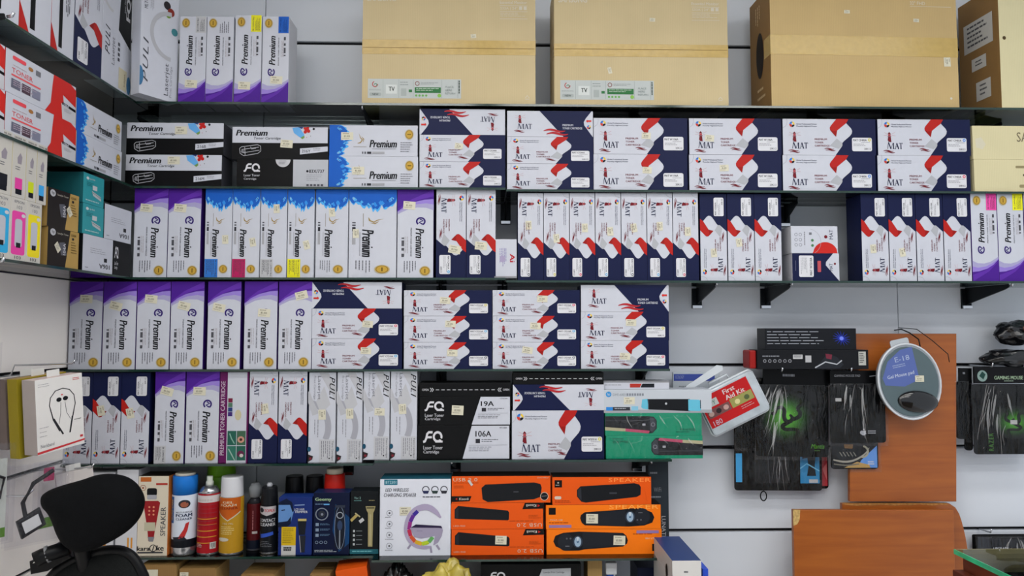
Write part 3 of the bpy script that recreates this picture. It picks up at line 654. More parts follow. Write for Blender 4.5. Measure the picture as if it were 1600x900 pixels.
# row A : monitors and purple cartons on the top shelf
CARD, CARD2, CARDD = cardboard('#bcab85'), cardboard('#cbc29b'), cardboard('#86673c')
def tape(o, w_, h, d, z0, z1, m):
    bm = bmesh.new(); x = w_ / 2 - .0006
    add_box(bm, -x, x, -.0007, -.0001, z0, z1); add_box(bm, -x - .0009, -x - .0003, -.0006, .06, z0, z1); add_box(bm, x + .0003, x + .0009, -.0006, .06, z0, z1)
    link('packing_tape', mesh_bm(bm, [m]), o)
TAPE = mat('#b29757', .22, var=.06, scale=45, bump=.35, spec=.3)
for i, (rect, lab, kind) in enumerate((((565, -25, 837, 165), 'brown monitor carton with wide tape, beside the purple cartons on the top shelf', 0),
        ((866, -25, 1139, 165), 'brown monitor carton with two white price tags, middle of the top shelf', 1),
        ((1204, -25, 1502, 164), 'large brown carton turned to show its handle hole, on the top shelf', 2),
        ((1560, -30, 1830, 163), 'pale tan carton with dark brown side cut off by the wall end, top shelf', 3))):
    turn = (0, 0, 1.5, 3)[i]; d = (.20, .20, .20, .22)[i]
    m = (CARD, CARD, cardboard('#b69d6d'), CARD2)[i]
    o, _ = carton('monitor_carton', lab, rect, (lambda k=kind: monitor_print(k)) if kind < 3 else None, 0, 'mon%d' % kind, None, 'A', d, mats=[m, CARDD if i > 1 else m, m], group='monitor cartons', turn=turn, rough=.6)
    w_, h = o.dimensions.x, o.dimensions.z
    a, b = at(rect[0], rect[3], YF), at(rect[2], rect[3], YF); w_ = b.x - a.x; h = at((rect[0] + rect[2]) / 2, rect[1], YF).z - at((rect[0] + rect[2]) / 2, rect[3], YF).z
    if i < 3: tape(o, w_, h, d, h * (.412, .405, .43)[i], h * (.53, .508, .59)[i], TAPE)
    if i < 2:
        link('seam', box_me(-w_/2 + .003, w_/2 - .003, -.0012, -.0007, h * .463, h * .466, mat('#6b4f26', .7), 0), o)
        e = link('label_sticker', printed('eco', d_ecolabel, w_ * .535, h * .157), o); e.location = (-w_ * .198, 0, h * .052)
    if i == 0: sticker(o, w_, h, .64, .435, -5, 1, .02, .015)
    if i == 1: sticker(o, w_, h, .565, .29, 3, 2, .021, .014); sticker(o, w_, h, .318, .71, 78, 3, .024, .014)
    if i == 2:
        sticker(o, w_, h, .41, .21, 0, 1, .022, .013); sticker(o, w_, h, .78, .27, 3, 2, .022, .013); sticker(o, w_, h, .94, .61, 88, 3, .035, .026)
    if i >= 2:
        hole = Print(100, 260); hole.disc(50, 130, 20, '#1a120a', ry=56); hole.lines(30, 6, 60, 60, 3, '#cdb48a', .3, True); hole.lines(34, 210, 80, 250, 2, '#cdb48a', .3)
        if i == 3:
            for x0, y0, x1, y1, n in ((10, 40, 90, 110, 5), (30, 130, 70, 160, 2), (40, 190, 80, 235, 3)):
                hole = Print(100, 260); hole.rect(x0, y0, x1, y1, '#d9d9d4'); hole.lines(x0 + 10, y0 + 8, x1 - 8, y1 - 6, n, '#4a4b50', .4)
                s = link('shipping_label', hole.build(d * .9, h * .9), o); s.rotation_euler = (0, 0, R(-90)); s.location = (-w_ / 2 - .0004, d / 2, .02)
        if i == 2:
            s = link('side_print', hole.build(d * .9, h * .9), o); s.rotation_euler = (0, 0, R(-90)); s.location = (-w_ / 2 - .0004, d / 2, .02)
    if i == 3:
        c = Print(270, 190); c.text('Stylish', 38, 118, 110, 134, '#e6dfc8'); c.text('Eye Care', 38, 138, 122, 154, '#e6dfc8'); c.disc(8, 84, 3, '#4a3b22', n=8)
        link('printed_face', c.build(w_, h), o)
for i, (rect, col, st) in enumerate((((278, 27, 320, 162.5), None, (.47, .78, 4)), ((320.5, 27, 363, 162.5), 'none', None), ((365, 25, 407, 163), '#d8d21f', (.38, .8, 2)), ((408, 27, 450, 163), BLUE, (.55, .73, 3)))):
    if col is None: col = 'grey'
    carton('toner_carton', ('purple and white toner carton with grey code panel beside the corner carton', 'purple and white toner carton without code panel on the top shelf', 'purple and white toner carton with yellow code panel on the top shelf', 'purple and white toner carton with blue code panel on the top shelf')[i],
           rect, lambda c_=col: d_purple(c_), 3, ('purp', col), None, 'A', .11, (WHITE, WHITE, '#c9c3dc'), stk=[st] if st else (), group='purple cartons on the top shelf')

# row B
def stack(items, shelf_, fn):
    zb = Z[shelf_]
    for it in items: _, zb = fn(it, zb)
duo = lambda lab, rect, code, st: (lab, rect, code, st)
for items in ([duo('black and white toner carton with drum drawing, lower of the pair by the corner', (195, 240.5, 346, 291), '216M', (.50, .18)), duo('black and white toner carton with drum drawing, upper of the pair by the corner', (197, 190, 349, 240), '216B', (.56, .24))],):
    zb = Z['B']
    for lab, rect, code, st in items:
        rr_ = (rect[0], rect[1], rect[2], rect[3])
        o, zb = carton('toner_carton', lab, rr_, lambda c_=code: d_duo(c_), 0, ('duo', code), zb, None, .11, (WHITE, '#3a3b42', '#2a2b30'), stk=[st], group='black and white drum cartons')
zb = Z['B']
o, zb = carton('toner_carton', 'black toner carton with white end label under a drum carton', (369, 248, 512.5, 292), d_fq83, 0, 'fq83', zb, None, .11, (BLACK, BLACK, BLACK))
o, zb = carton('toner_carton', 'black and white drum carton lying on the black carton with end label', (362, 197, 512, 247.5), lambda: d_duo('216Y'), 0, ('duo', '216Y'), zb, None, .11, (WHITE, '#3a3b42', '#2a2b30'), stk=[(.57, .52, 4)], group='black and white drum cartons')
zb = Z['B']
for i, (rect, st) in enumerate((((513.5, 244, 653, 293.5), (.33, .46)), ((514.5, 195, 652.5, 243.5), (.2, .36)))):
    o, zb = carton('toner_carton', 'white toner carton with blue splash end lying flat, %s of two' % ('lower', 'upper')[i], rect, d_splash, 0, 'splash', zb, None, .11, (WHITE, WHITE, WHITE), stk=[st], group='lying blue splash cartons')
G3 = 'toner cartons in three-high stacks'
for k, (x0, x1, dy) in enumerate(((655, 789.5, 0), (792, 927, 2))):
    zb = Zs('B', x0 + 60)
    for j, (y0, y1) in enumerate(((253.5, 295), (211.5, 253.5), (171, 211.5))):
        lab = 'white and navy carton, %s of three stacked %s the blue splash pair' % (('bottom', 'middle', 'upside-down top')[j] if k == 0 else ('bottom', 'middle', 'top')[j], ('next to', 'second from')[k])
        st = [(.46, .42, 8, .03, .022)] if (k, j) == (0, 1) else ()
        o, zb = matbox(lab, (x0, y0 + dy, x1, y1 + dy), (2 if k == 0 else 0) if j == 2 else 0, zb=zb, side=(j == 2), code='MAT CF244A', group=G3, stk=st)
for k, (x0, x1, code, r0, r1, s0, s1) in enumerate(((927.5, 1074.5, 'MAT W1106A', None, None, (.57, .44, 3), (.56, .49, 2)), (1077, 1221.5, 'MAT W1106A', None, None, (.38, .37, -2), (.22, .55, 6)),
        (1223.5, 1369, 'MAT CF400A', '#3f7fd0', '#c9c03a', None, None), (1372, 1517, 'MAT CF403A', '#d03f5a', '#3f7fd0', None, None))):
    zb = Zs('B', x0)
    for j in range(2):
        st = (s0, s1)[j]
        o, zb = matbox('wide white and navy carton, %s of the %s pair from the tan cartons' % (('lower', 'upper')[j], ORD[3 - k]), (x0, (241.5, 185)[j], x1, (298.5, 241.5)[j]), 0, zb=zb, code=code, ring=(r0, r1)[j], stk=[(st[0], st[1], st[2], .034, .024)] if st else (), group='wide toner cartons in pairs')
zb = Zs('B', 1523)
for j, (rect) in enumerate(((1523, 248, 1668, 299.5), (1520.5, 195, 1668, 247.5))):
    def dd(j=j):
        c = Print(290, 105)
        if j: c.text('SAMSUNG', 136, 20, 280, 50, '#6d6450', bold=.005); c.poly([(8, 42), (26, 36), (40, 58), (30, 74), (10, 68)], '#e6dfc6')
        else: c.rr(130, 20, 280, 28, 3, '#8d8260'); c.disc(156, 50, 4, '#4a4230', n=8); c.rr(140, 80, 260, 90, 4, '#8d8260')
        return c
    o, zb = carton('tan_carton', 'small tan carton, %s of two at the wall end' % ('lower', 'upper')[j], rect, dd, 0, ('tan', j), zb, None, .13, mats=[CARD2, CARD2, CARD2], group='small tan cartons', rough=.6)

# row C
for i, (x0, x1) in enumerate(((207, 260), (260.5, 312))):
    carton('toner_carton', ('standing purple and white toner carton nearest the side shelf corner', 'standing purple and white toner carton next to the blue splash cartons')[i], (x0, 295, x1, 434), d_purple, 1, ('purp', None), None, 'C', .12, (WHITE, '#34186a', PURP), stk=[(.36, .22, 6)], group='standing purple cartons on the long shelf')
for i, (x0, x1, col, st) in enumerate(((318.5, 361, '#2f6fbf', (.76, .57, 88)), (361.5, 404.5, '#b0205a', (.75, .6, 80)), (405.5, 447, 'grey', (.6, .22, 88)), (448, 490, '#d8d21f', (.72, .63, 75)), (492, 543, None, (.5, .26, 85)), (544, 619, None, (.15, .5, 88)))):
    nm = ('with blue code panel', 'with magenta code panel', 'with grey code panel', 'with yellow code panel', 'without code panel', 'without code panel, widest of the row')[i]
    carton('toner_carton', 'standing white toner carton with blue splash top ' + nm, (x0, 296, x1, 434), lambda c_=col: d_splash(c_), 1, ('splash', col), None, 'C', .12, (WHITE, WHITE, BLUE), stk=[st + (.032, .022)], group='standing blue splash cartons')
carton('toner_carton', 'standing purple and white toner carton between blue splash and lighthouse cartons', (620, 296, 677, 434), d_purple, 1, ('purp', None), None, 'C', .12, (WHITE, '#34186a', PURP), stk=[(.33, .18, 4)], group='standing purple cartons on the long shelf')
for i, (x0, x1) in enumerate(((681, 728), (728.5, 774.5))):
    matbox('standing toner carton with white top and navy foot, %s' % ('beside the purple carton', 'beside the small ink box')[i], (x0, 296, x1, 435), 1, 'C', code='MAT CF401A', ring=('#3f9fd0', '#55565e')[i], stk=[(.62, .68, 10), (.5, .64, 5)][i:i + 1], group='standing white-topped cartons')
def d_ai():
    c = Print(170, 255); c.text('Ai', 118, 98, 154, 150, '#a8202a', turn=1, bold=.04); c.lines(40, 60, 98, 200, 5, '#6d5fa0', .3, True); c.disc(60, 130, 22, '#b9aed0', n=12); c.rect(0, 243, 170, 255, '#9a9ba0'); return c
carton('ink_box', 'small white ink box with red lettering in the gap between cartons', (772.5, 375, 807.5, 436), d_ai, 0, 'ai', None, 'C', .08, (WHITE, WHITE, WHITE), cat='box')
for i in range(7):
    x0 = 809 + i * 40.55
    st = ((.42, .37, 88), (.5, .52, 85), (.6, .4, 88), (.58, .44, 86), (.5, .4, 80), (.5, .38, 88), (.58, .44, 88))[i]
    matbox('standing carton with white top and navy foot, %s from the small ink box' % ORD[i], (x0, 301, x0 + 40.2, 438), 1, 'C', code='MAT CF217A', ring=('#55565e', '#c9c03a', '#d03f5a', '#3f9fd0', '#55565e', '#3f9fd0', '#d03f5a')[i], stk=[st + (.032, .022)], group='row of seven white-topped cartons')
for i, (x0, x1) in enumerate(((1095, 1137), (1138, 1180), (1180.5, 1222.5))):
    st = ((.5, .68, 85), (.42, .56, 82), None)[i]
    matbox('standing carton with navy top, %s from the white-topped row' % ORD[i], (x0, 303, x1, 439), 3, 'C', code='MAT CE505A', stk=[st + (.032, .022)] if st else (), group='navy-topped cartons on the long shelf')
def d_lie1():
    c = Print(330, 190); c.text('MAT', 270, 25, 296, 92, NAVY, turn=3); c.disc(245, 75, 12, DRED, n=10); c.poly([(150, 190)] + [(240 + 85 * math.cos(R(a)), 190 - 78 * math.sin(R(a))) for a in range(170, 19, -10)] + [(325, 190)], '#b92620')
    for i in range(6): c.arc(36 + (i % 2) * 30, 60 + (i // 2) * 36, 10, 3, '#7d7e87', n=10)
    c.arc(120, 110, 90, 2, '#b4b5bd', -80, 60); c.lines(92, 40, 104, 140, 1, '#a0a1a9', .6, True); c.disc(150, 100, 10, '#4b7a52', n=10); c.disc(150, 136, 10, '#4b7a52', n=10); c.rect(128, 45, 146, 62, '#6d6e76'); return c
def d_lie2():
    c = Print(330, 190); c.poly([(330, 0), (290, 0), (238, 60), (236, 82), (330, 190)], WHITE); c.rr(48, 16, 150, 162, 10, PAPER); c.rr(178, 52, 202, 128, 5, '#b04a52'); c.L = 2
    c.text('MAT W2210A', 124, 30, 140, 150, INK, turn=3, bold=.03); c.lines(62, 30, 110, 150, 5, '#8a8b93', .3, True); c.text('MAT', 262, 70, 284, 120, NAVY, turn=3); c.disc(300, 72, 8, DRED, n=8); c.line([(24, 50), (24, 120)], 2, '#8f90a8'); return c
zb = Zs('C', 1238)
o, zb = carton('toner_carton', 'small navy carton lying in the gap with its white label upright', (1238, 396, 1312, 439.5), d_lie2, 0, 'lie2', zb, None, .10, (NAVY, '#b9bac2', NAVY), turn=1)
o, zb = carton('toner_carton', 'small white carton with red arc lying on the navy one', (1236, 353.5, 1310, 396), d_lie1, 0, 'lie1', zb, None, .10, (WHITE, '#c3c4ca', WHITE), turn=1)
for i, x0 in enumerate((1348, 1391, 1434, 1477)):
    st = ((.42, .63, 86), (.48, .67, 80), None, None)[i]
    matbox('standing carton with navy top, %s from the purple carton with pink panel' % ORD[3 - i], (x0, 304, x0 + 42.3, 440), 3, 'C', code='MAT CE310A', stk=[st + (.032, .022)] if st else (), group='navy-topped cartons on the long shelf')
for i, (x0, col, nm) in enumerate(((1520.5, '#e0479c', 'pink'), (1562, '#e2e01f', 'yellow'), (1604, '#2f6fbf', 'blue'))):
    carton('toner_carton', 'purple-footed toner carton with %s code panel at the wall end of the shelf' % nm, (x0, 303, x0 + 41, 440), lambda c_=col: d_purple(c_), 3, ('purp', col), None, 'C', .12, (WHITE, PURP, '#c9c3dc'), group='purple-footed cartons at the wall end')

# row D
for i, x0 in enumerate((105.5, 158.5, 211.5, 264.5, 322.5, 380, 434)):
    st = ((.5, .2, 2), (.38, .28, 14), (.42, .2, 6), (.4, .28, 14), (.34, .3, 12), (.6, .36, 4), (.68, .16, -14))[i]
    carton('toner_carton', 'standing purple-topped carton, %s from the white side wall in its row' % ORD[i], (x0, 440, x0 + 52, 577), d_purple, 1, ('purp', None), None, 'D', .12, (WHITE, '#34186a', PURP), stk=[st], group='row of seven purple cartons')
data = (((486.5, 628), ((528.5, 576), (481.5, 528.5), (440, 481.5)), ('#3f9fd0', '#d03f5a'), ((.6, .4, 2), (.62, .52, 4)), 'next to the row of purple cartons', 2),
        ((630.5, 768.5), ((534.5, 576), (493.5, 534.5), (453, 493.5)), ('#55565e', '#3f9fd0', '#c9c03a'), ((.55, .4, 3), (.53, .3, 2), (.47, .4, 4)), 'second from the purple cartons', None),
        ((769.5, 906), ((534.5, 576), (493.5, 534.5), (453, 493.5)), ('#55565e', '#3f9fd0', '#d03f5a'), ((.4, .3, 8), (.49, .38, 3), (.57, .34, 2)), 'third from the purple cartons', None),
        ((907.5, 1045.5), ((532, 576), (487, 532), (445, 487)), ('#d03f5a', '#c9c03a'), ((.5, .56, 4), (.57, .38, 2)), 'at the open end of the shelf', 0))
for (x0, x1), ys, rings, sts, where, siderot in data:
    zb = Z['D']
    for j, (y0, y1) in enumerate(ys):
        sd = j == 2 and siderot is not None
        o, zb = matbox('%s white and navy carton of the three-high stack %s' % (('bottom', 'middle', 'top')[j], where), (x0, y0, x1, y1), siderot if sd else 0, zb=zb, side=sd, code='MAT CF210A', ring=None if sd else rings[j], stk=() if sd else [sts[j] + (.038, .024)], group='lying cartons stacked three high')
# row E
for i, x0 in enumerate((97, 142, 187)):
    matbox('standing navy-topped carton, %s from the white side wall, above the chair' % ORD[i], (x0, 582, x0 + 44.5, 724), 3, 'E', code='MAT CE505A', stk=[((.3, .4, 88), (.3, .42, 80), (.32, .45, 78))[i] + (.036, .026)] if i else (), group='navy-topped cartons above the chair')
for i, (x0, x1) in enumerate(((239.5, 286.5), (288.5, 340.5))):
    carton('toner_carton', 'standing purple-topped toner carton %s, above the spray cans' % ('beside the navy-topped ones', 'beside the flower photo carton')[i], (x0, 580, x1, 724), lambda c_=('grey', None)[i]: d_purple(c_), 1, ('purp', ('grey', None)[i]), None, 'E', .12, (WHITE, '#34186a', PURP), stk=[(.4, .22, (16, 2)[i])], group='purple cartons above the spray cans')
def d_flower():
    c = Print(160, 710); c.rect(-1, 0, 8, 710, '#5e1752'); c.rect(150, 0, 160, 710, '#5e1752')
    for i, k in enumerate(('#6d1d3a', '#4b6f5a', '#25396d', '#3b2a6d')): c.rect(14, 205 + i * 36, 46, 238 + i * 36, k)
    for i, k in enumerate(('#24594c', '#3f5f4a', '#2f6b5c', '#24594c')): c.rect(14 + (i % 2) * 68, 460 + (i // 2) * 118, 78 + (i % 2) * 68, 572 + (i // 2) * 118, k)
    c.L = 2; c.disc(112, 528, 26, '#dca28c', n=10); c.disc(112, 640, 26, '#5c2442', n=12); c.line([(24, 600), (50, 650), (70, 690)], 8, '#a9c9bc'); c.line([(30, 480), (44, 520), (66, 560)], 8, '#8fbfae'); c.L = 3; c.disc(112, 528, 11, '#3a2018', n=10); c.disc(118, 652, 14, '#dfd9d2', n=10)
    c.disc(88, 336, 24, '#d9cfa9', ry=42, n=12); return c
o, _ = carton('toner_carton', 'slim white carton with flower photos and purple spine, above the spray cans', (351.5, 582, 386, 724), d_flower, 0, 'flower', None, 'E', .12, (WHITE, '#5e1752', '#5e1752'))
w_ = at(351.5, 724, YF).x - at(340.5, 724, YF).x; h_ = at(346, 582, YF).z - at(346, 724, YF).z
sp = Print(40, 700); sp.text('PREMIUM TONER CARTRIDGE', 8, 70, 32, 640, '#d9c9d9', turn=3, bold=.02)
s = link('spine', box_me(-w_ + .001, 0, .001, .03, 0, h_, mat('#5e1752', .4), .001), o); s.location = (-(at(386, 724, YF).x - at(351.5, 724, YF).x) / 2, 0, 0)
s2 = link('spine_print', sp.build(w_, h_), s); s2.location = (-w_ / 2, .001, 0)
for i, (x0, x1) in enumerate(((387.5, 432.5), (433.5, 478.5))):
    matbox('standing white-topped toner carton %s' % ('with price tag, beside the flower photo carton', 'with navy foot, beside the grey script cartons')[i], (x0, 580, x1, 723), 1, 'E', code='MAT CE740A', stk=[(.55, .41, 82, .036, .026)] if i == 0 else (), group='white-topped cartons above the spray cans')
for i, (x0, x1) in enumerate(((481, 523.5), (525.5, 565.5), (567, 608), (609.5, 651))):
    st = ((.5, .47, 88), (.5, .46, 88), (.62, .47, 2), (.45, .44, 86))[i]
    carton('toner_carton', 'slim grey and white carton with curved bands, %s from the black cartons' % ORD[3 - i], (x0, 580, x1, 721), d_puli, 1, 'puli', None, 'E', .12, (WHITE, WHITE, WHITE), stk=[st + (.036, .026)], group='grey script cartons')
zb = Zs('E', 700)
for rect, lab, fn, k, st in (((652.5, 664.5, 796.5, 718), 'lower black toner carton with slanted grey label panel', lambda: d_fq('106A'), 'fq106', ()),
        ((655, 619.5, 797.5, 664.5), 'upper black toner carton with slanted grey panel and white price tag', lambda: d_fq('19A'), 'fq19', [(.42, .48, 3, .042, .034)]),
        ((655, 598, 798.5, 619.5), 'flat black carton with tear strip on top of the black toner pair', d_open, 'open', ())):
    o, zb = carton('toner_carton', lab, rect, fn, 0, k, zb, None, .12, (BLACK, BLACK, BLACK), stk=st, group='black toner cartons')
zb = Zs('E', 800)
o, zb = matbox('large white and navy toner carton beside the green soundbar cartons', (799.5, 642, 944, 718), 0, zb=zb, side='big', code='MAT W2031A', ring='#c9c03a', depth=.15)
o, zb = matbox('upside-down white and navy toner carton on the large one', (801, 601.5, 944.5, 642), 2, zb=zb, side=True, depth=.13)
o, zb = carton('toner_carton', 'flat black carton with tear strip above the upside-down carton', (801.5, 582, 943.5, 601), d_open, 0, 'open', zb, None, .12, (BLACK, BLACK, BLACK), group='black toner cartons')
GREEN = '#0d8a66'
def d_green(flip):
    c = Print(765, 175)
    bar = [(0, 25), (345, 25), (385, 30), (408, 60), (408, 120), (375, 155), (345, 157), (0, 130)]; rgb = [(0, 112), (350, 140), (340, 160), (0, 132)]
    M = (lambda p: [(765 - x, 175 - y) for x, y in p]) if flip else (lambda p: p)
    c.poly(M(bar), '#17191d'); c.L = 2; c.poly(M([(0, 108), (160, 120), (160, 142), (0, 134)]), '#c9c39a'); c.poly(M([(160, 120), (352, 138), (342, 158), (160, 142)]), '#b24a66')
    c.poly(M([(352, 36), (384, 36), (400, 62), (400, 116), (376, 148), (356, 140)]), '#3a3d44'); c.L = 3; c.line(M([(0, 60), (345, 55)]), 2, '#55585f'); cx, cy = M([(378, 90)])[0]; c.arc(cx, cy, 14, 4, '#9a9ca3', n=12); cx, cy = M([(306, 90)])[0]; c.rect(cx - 12, cy - 8, cx + 12, cy + 8, '#b9bac0')
    x0, y0 = M([(590, 118)])[0]; t = 'Wired RGB'
    c.text('Wired RGB', *((590, 118, 712, 138) if not flip else (53, 37, 175, 57)), '#0a4a38', bold=.02, turn=2 if flip else 0); c.lines(*((560, 145, 712, 158, 1) if not flip else (53, 22, 175, 32, 1)), '#0a4a38', .4); return c
def crease_highlight_mat():
    if 'crease_highlight' in _m: return _m['crease_highlight']
    m = bpy.data.materials.new('painted_crease_highlight'); m.use_nodes = True; nt = m.node_tree; nt.nodes.clear()
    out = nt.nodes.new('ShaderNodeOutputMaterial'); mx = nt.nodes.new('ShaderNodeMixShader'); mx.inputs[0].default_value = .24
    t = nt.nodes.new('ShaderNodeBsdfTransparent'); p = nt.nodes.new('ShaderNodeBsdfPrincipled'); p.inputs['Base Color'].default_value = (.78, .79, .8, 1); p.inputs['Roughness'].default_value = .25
    nt.links.new(t.outputs[0], mx.inputs[1]); nt.links.new(p.outputs[0], mx.inputs[2]); nt.links.new(mx.outputs[0], out.inputs[0]); _m['crease_highlight'] = m; return m
def crease_highlights(par, runs, y=-.016, wd=.0016, seed=1):           # whitish bag folds as roof-shaped ridges; their streak highlights are put into the colour
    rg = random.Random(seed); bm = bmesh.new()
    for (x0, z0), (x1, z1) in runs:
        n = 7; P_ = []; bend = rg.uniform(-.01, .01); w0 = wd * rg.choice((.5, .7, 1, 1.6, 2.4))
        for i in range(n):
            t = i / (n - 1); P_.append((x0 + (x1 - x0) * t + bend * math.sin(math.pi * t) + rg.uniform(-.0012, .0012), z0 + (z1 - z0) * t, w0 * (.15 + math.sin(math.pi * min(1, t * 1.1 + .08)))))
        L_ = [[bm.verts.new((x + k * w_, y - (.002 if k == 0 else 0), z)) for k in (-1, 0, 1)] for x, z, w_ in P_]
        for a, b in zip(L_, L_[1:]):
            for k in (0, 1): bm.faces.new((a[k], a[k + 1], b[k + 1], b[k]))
    o = link('film_crease_highlights', mesh_bm(bm, [crease_highlight_mat()], True), par); o['kind'] = 'stuff'; return o
def crinkle(par, w_, h, d=.004, name='plastic_wrap', nx=26, nz=14, amp=.004, seed=0, x0=0, z0=0):
    bm = bmesh.new(); g = []
    for j in range(nz + 1):
        row = []
        for i in range(nx + 1):
            x = (i / nx - .5) * w_; z = j / nz * h; e = min(1, 6 * min(i / nx, 1 - i / nx), 6 * min(j / nz, 1 - j / nz))
            n_ = noise.noise(Vector((x * 28 + seed, z * 9, seed))) + .5 * noise.noise(Vector((x * 60, z * 22 + seed, 3)))
            row.append(bm.verts.new((x + x0, -d - amp * e * (.6 + n_), z + z0)))
        g.append(row)
    for j in range(nz):
        for i in range(nx): bm.faces.new((g[j][i], g[j][i+1], g[j+1][i+1], g[j+1][i]))
    return link(name, mesh_bm(bm, [plastic_film()], True), par)
zb = Zs('E', 950)
for j, rect in enumerate(((947, 682, 1098.5, 718), (945.5, 646, 1097, 681.5))):
    o, zb = carton('soundbar_carton', 'green soundbar carton in plastic wrap, %s of two' % ('lower', 'upper')[j], rect, lambda j=j: d_green(j == 0), 0, ('green', j), zb, None, .10, (GREEN, GREEN, GREEN), group='green soundbar cartons')
    a, b = at(rect[0], rect[3], YF), at(rect[2], rect[3], YF); crinkle(o, b.x - a.x, zb - o.location.z - .001, .002, nx=34, amp=.003, seed=j * 7); ww = b.x - a.x; hh_ = zb - o.location.z; rg_ = random.Random(j + 3)
    crease_highlights(o, [((rg_.uniform(-.48, .48) * ww, rg_.uniform(.3, .98) * hh_), (rg_.uniform(-.48, .48) * ww, rg_.uniform(.6, .98) * hh_)) for _ in range(2)] + [((x_, hh_ * .9), (x_ + .03, hh_ * rg_.uniform(.1, .6))) for x_ in (-.15, -.1, .02, .07, .12)], -.007, .0011, j)
def d_hp():
    c = Print(845, 185); c.rect(0, 160, 845, 185, '#aeb3ba'); c.disc(38, 38, 22, '#2f86c4', n=18); c.text('DHE-6003', 72, 30, 170, 50, '#7d828c', bold=.01)
    for i in range(7): c.rect(178 + i * 20, 30, 192 + i * 20, 50, '#8f95a0')
    c.poly([(300, 78), (345, 74), (345, 156), (305, 152), (292, 140)], '#5fb0c9'); c.poly([(340, 76), (672, 76), (672, 172), (350, 158)], '#16181c'); c.poly([(660, 80), (744, 82), (758, 96), (758, 166), (746, 172), (660, 168)], '#5fb0c9'); c.rect(18, 138, 70, 166, '#2f7fc9'); c.rect(70, 138, 205, 166, '#33363d'); c.rect(215, 132, 268, 166, '#7fb4cc'); c.L = 2
    c.rect(345, 80, 352, 156, '#3f4248'); c.disc(486, 112, 9, '#c9ccd2', n=10); c.text('hp', 27, 26, 50, 52, '#e3e6ea', shear=.2); c.lines(84, 146, 198, 158, 1, '#a9acb4', .6); c.lines(752, 84, 762, 160, 1, '#2a2c31', .6, True); return c
o, zb2 = carton('soundbar_carton', 'silver soundbar carton with teal-ended speaker picture on the green cartons', (943.5, 609, 1112.5, 645.5), d_hp, 0, 'hp', zb, None, .10, ('#b4bac2', '#9aa0a8', '#b4bac2'), stk=[(.235, .48, 0, .04, .026)])
def d_wht():
    c = Print(500, 60); c.rect(0, 0, 500, 12, '#8a8b90'); c.poly([(200, 20), (290, 20), (275, 48), (200, 48)], '#a8342c'); c.poly([(295, 20), (385, 20), (385, 48), (280, 48)], '#1c2026'); c.lines(10, 26, 170, 38, 1, '#8a8b90', .5); return c
carton('flat_box', 'flat white box with red and black stripe behind the silver soundbar carton', (943, 597, 1046, 610), d_wht, 0, 'wht', zb2, None, .08, (WHITE, WHITE, WHITE), yf=YF + .015, cat='box')

# row F : boxes
def d_kara():
    c = Print(240, 640); c.rr(18, 10, 102, 46, 3, '#b4602a'); c.line([(140, 66), (230, 66)], 16, '#a8342c'); c.arc(38, 96, 24, 4, '#8d4a2c', n=6); c.disc(38, 96, 8, '#8d4a2c', n=8)
    c.poly([(56, 200), (160, 200), (176, 215), (140, 440), (130, 520), (90, 520), (82, 440), (44, 215)], '#8f1f24'); c.rr(70, 98, 148, 160, 16, '#111215'); c.L = 2; c.rr(72, 152, 148, 188, 10, '#b9bac2'); c.poly([(84, 488), (138, 488), (128, 526), (96, 526)], '#8d8e96')
    for i in range(6): c.disc(92 + (i % 2) * 34, 250 + (i // 2) * 30, 8, '#d98a6a', n=8)
    c.L = 3; c.rect(56, 372, 142, 440, '#d2ccb0'); c.text('SPEAKER', 182, 250, 222, 480, '#4a4b50', turn=3, bold=.015); c.text('kara', 6, 562, 104, 598, INK, bold=.035); c.text('ke', 158, 556, 212, 598, INK, bold=.035); c.arc(130, 578, 26, 6, INK, n=18); c.line([(136, 560), (126, 598)], 7, INK); c.rect(8, 606, 206, 618, '#33343a'); return c
carton('speaker_carton', 'cream karaoke microphone carton with orange side next to the chair', (213, 743, 261, 868), d_kara, 0, 'kara', None, 'F', .09, ('#cfc5b2', '#c9702f', '#2a211a'))
for rect, lab in (((179, 734, 213, 869), 'plain white carton standing behind the chair headrest'), ((120, 738, 176, 869), 'wide white carton mostly hidden by the chair headrest')):
    def dp():
        c = Print(100, 330); c.rect(56, 260, 64, 300, '#c9872f'); c.rect(72, 260, 80, 300, '#c9872f'); c.lines(20, 290, 46, 310, 2, '#5f6fae', .4); return c
    carton('white_carton', lab, rect, dp, 0, 'plainw', None, 'F', .09, ('#c4c5ca', '#b9bac0', '#c4c5ca'))
def d_trim():
    c = Print(260, 460); c.poly([(0, 40), (60, 10), (105, 40), (118, 110), (96, 200), (60, 240), (0, 230)], '#5d86bd'); c.L = 2; c.poly([(60, 10), (105, 40), (118, 110), (108, 120), (88, 60), (0, 60), (0, 40)], '#101a33'); c.poly([(0, 200), (70, 190), (98, 150), (96, 210), (60, 244), (0, 236)], '#101a33'); c.line([(22, 104), (50, 100)], 7, '#101a33')
    c.text('LCD HAIR', 122, 88, 200, 106, '#d9dde6', bold=.02); c.text('TRIMMER', 124, 108, 224, 126, '#d9dde6', bold=.03); c.line([(122, 64), (200, 60)], 8, '#8fa9d4'); c.poly([(148, 178), (218, 172), (206, 300), (160, 300)], '#1a1d24'); c.rect(152, 172, 216, 190, '#b9a86a'); c.poly([(164, 306), (212, 306), (206, 440), (172, 440)], '#23262e'); c.line([(164, 306), (176, 440)], 5, '#a9aab0')
    c.L = 3; c.rect(26, 236, 136, 384, '#c9a81f'); c.rect(26, 384, 136, 466, '#d9d9d6'); c.L = 4; c.lines(36, 250, 124, 370, 9, '#7d6a1c', .3); c.lines(44, 396, 118, 430, 2, '#2a2b30', .7); return c
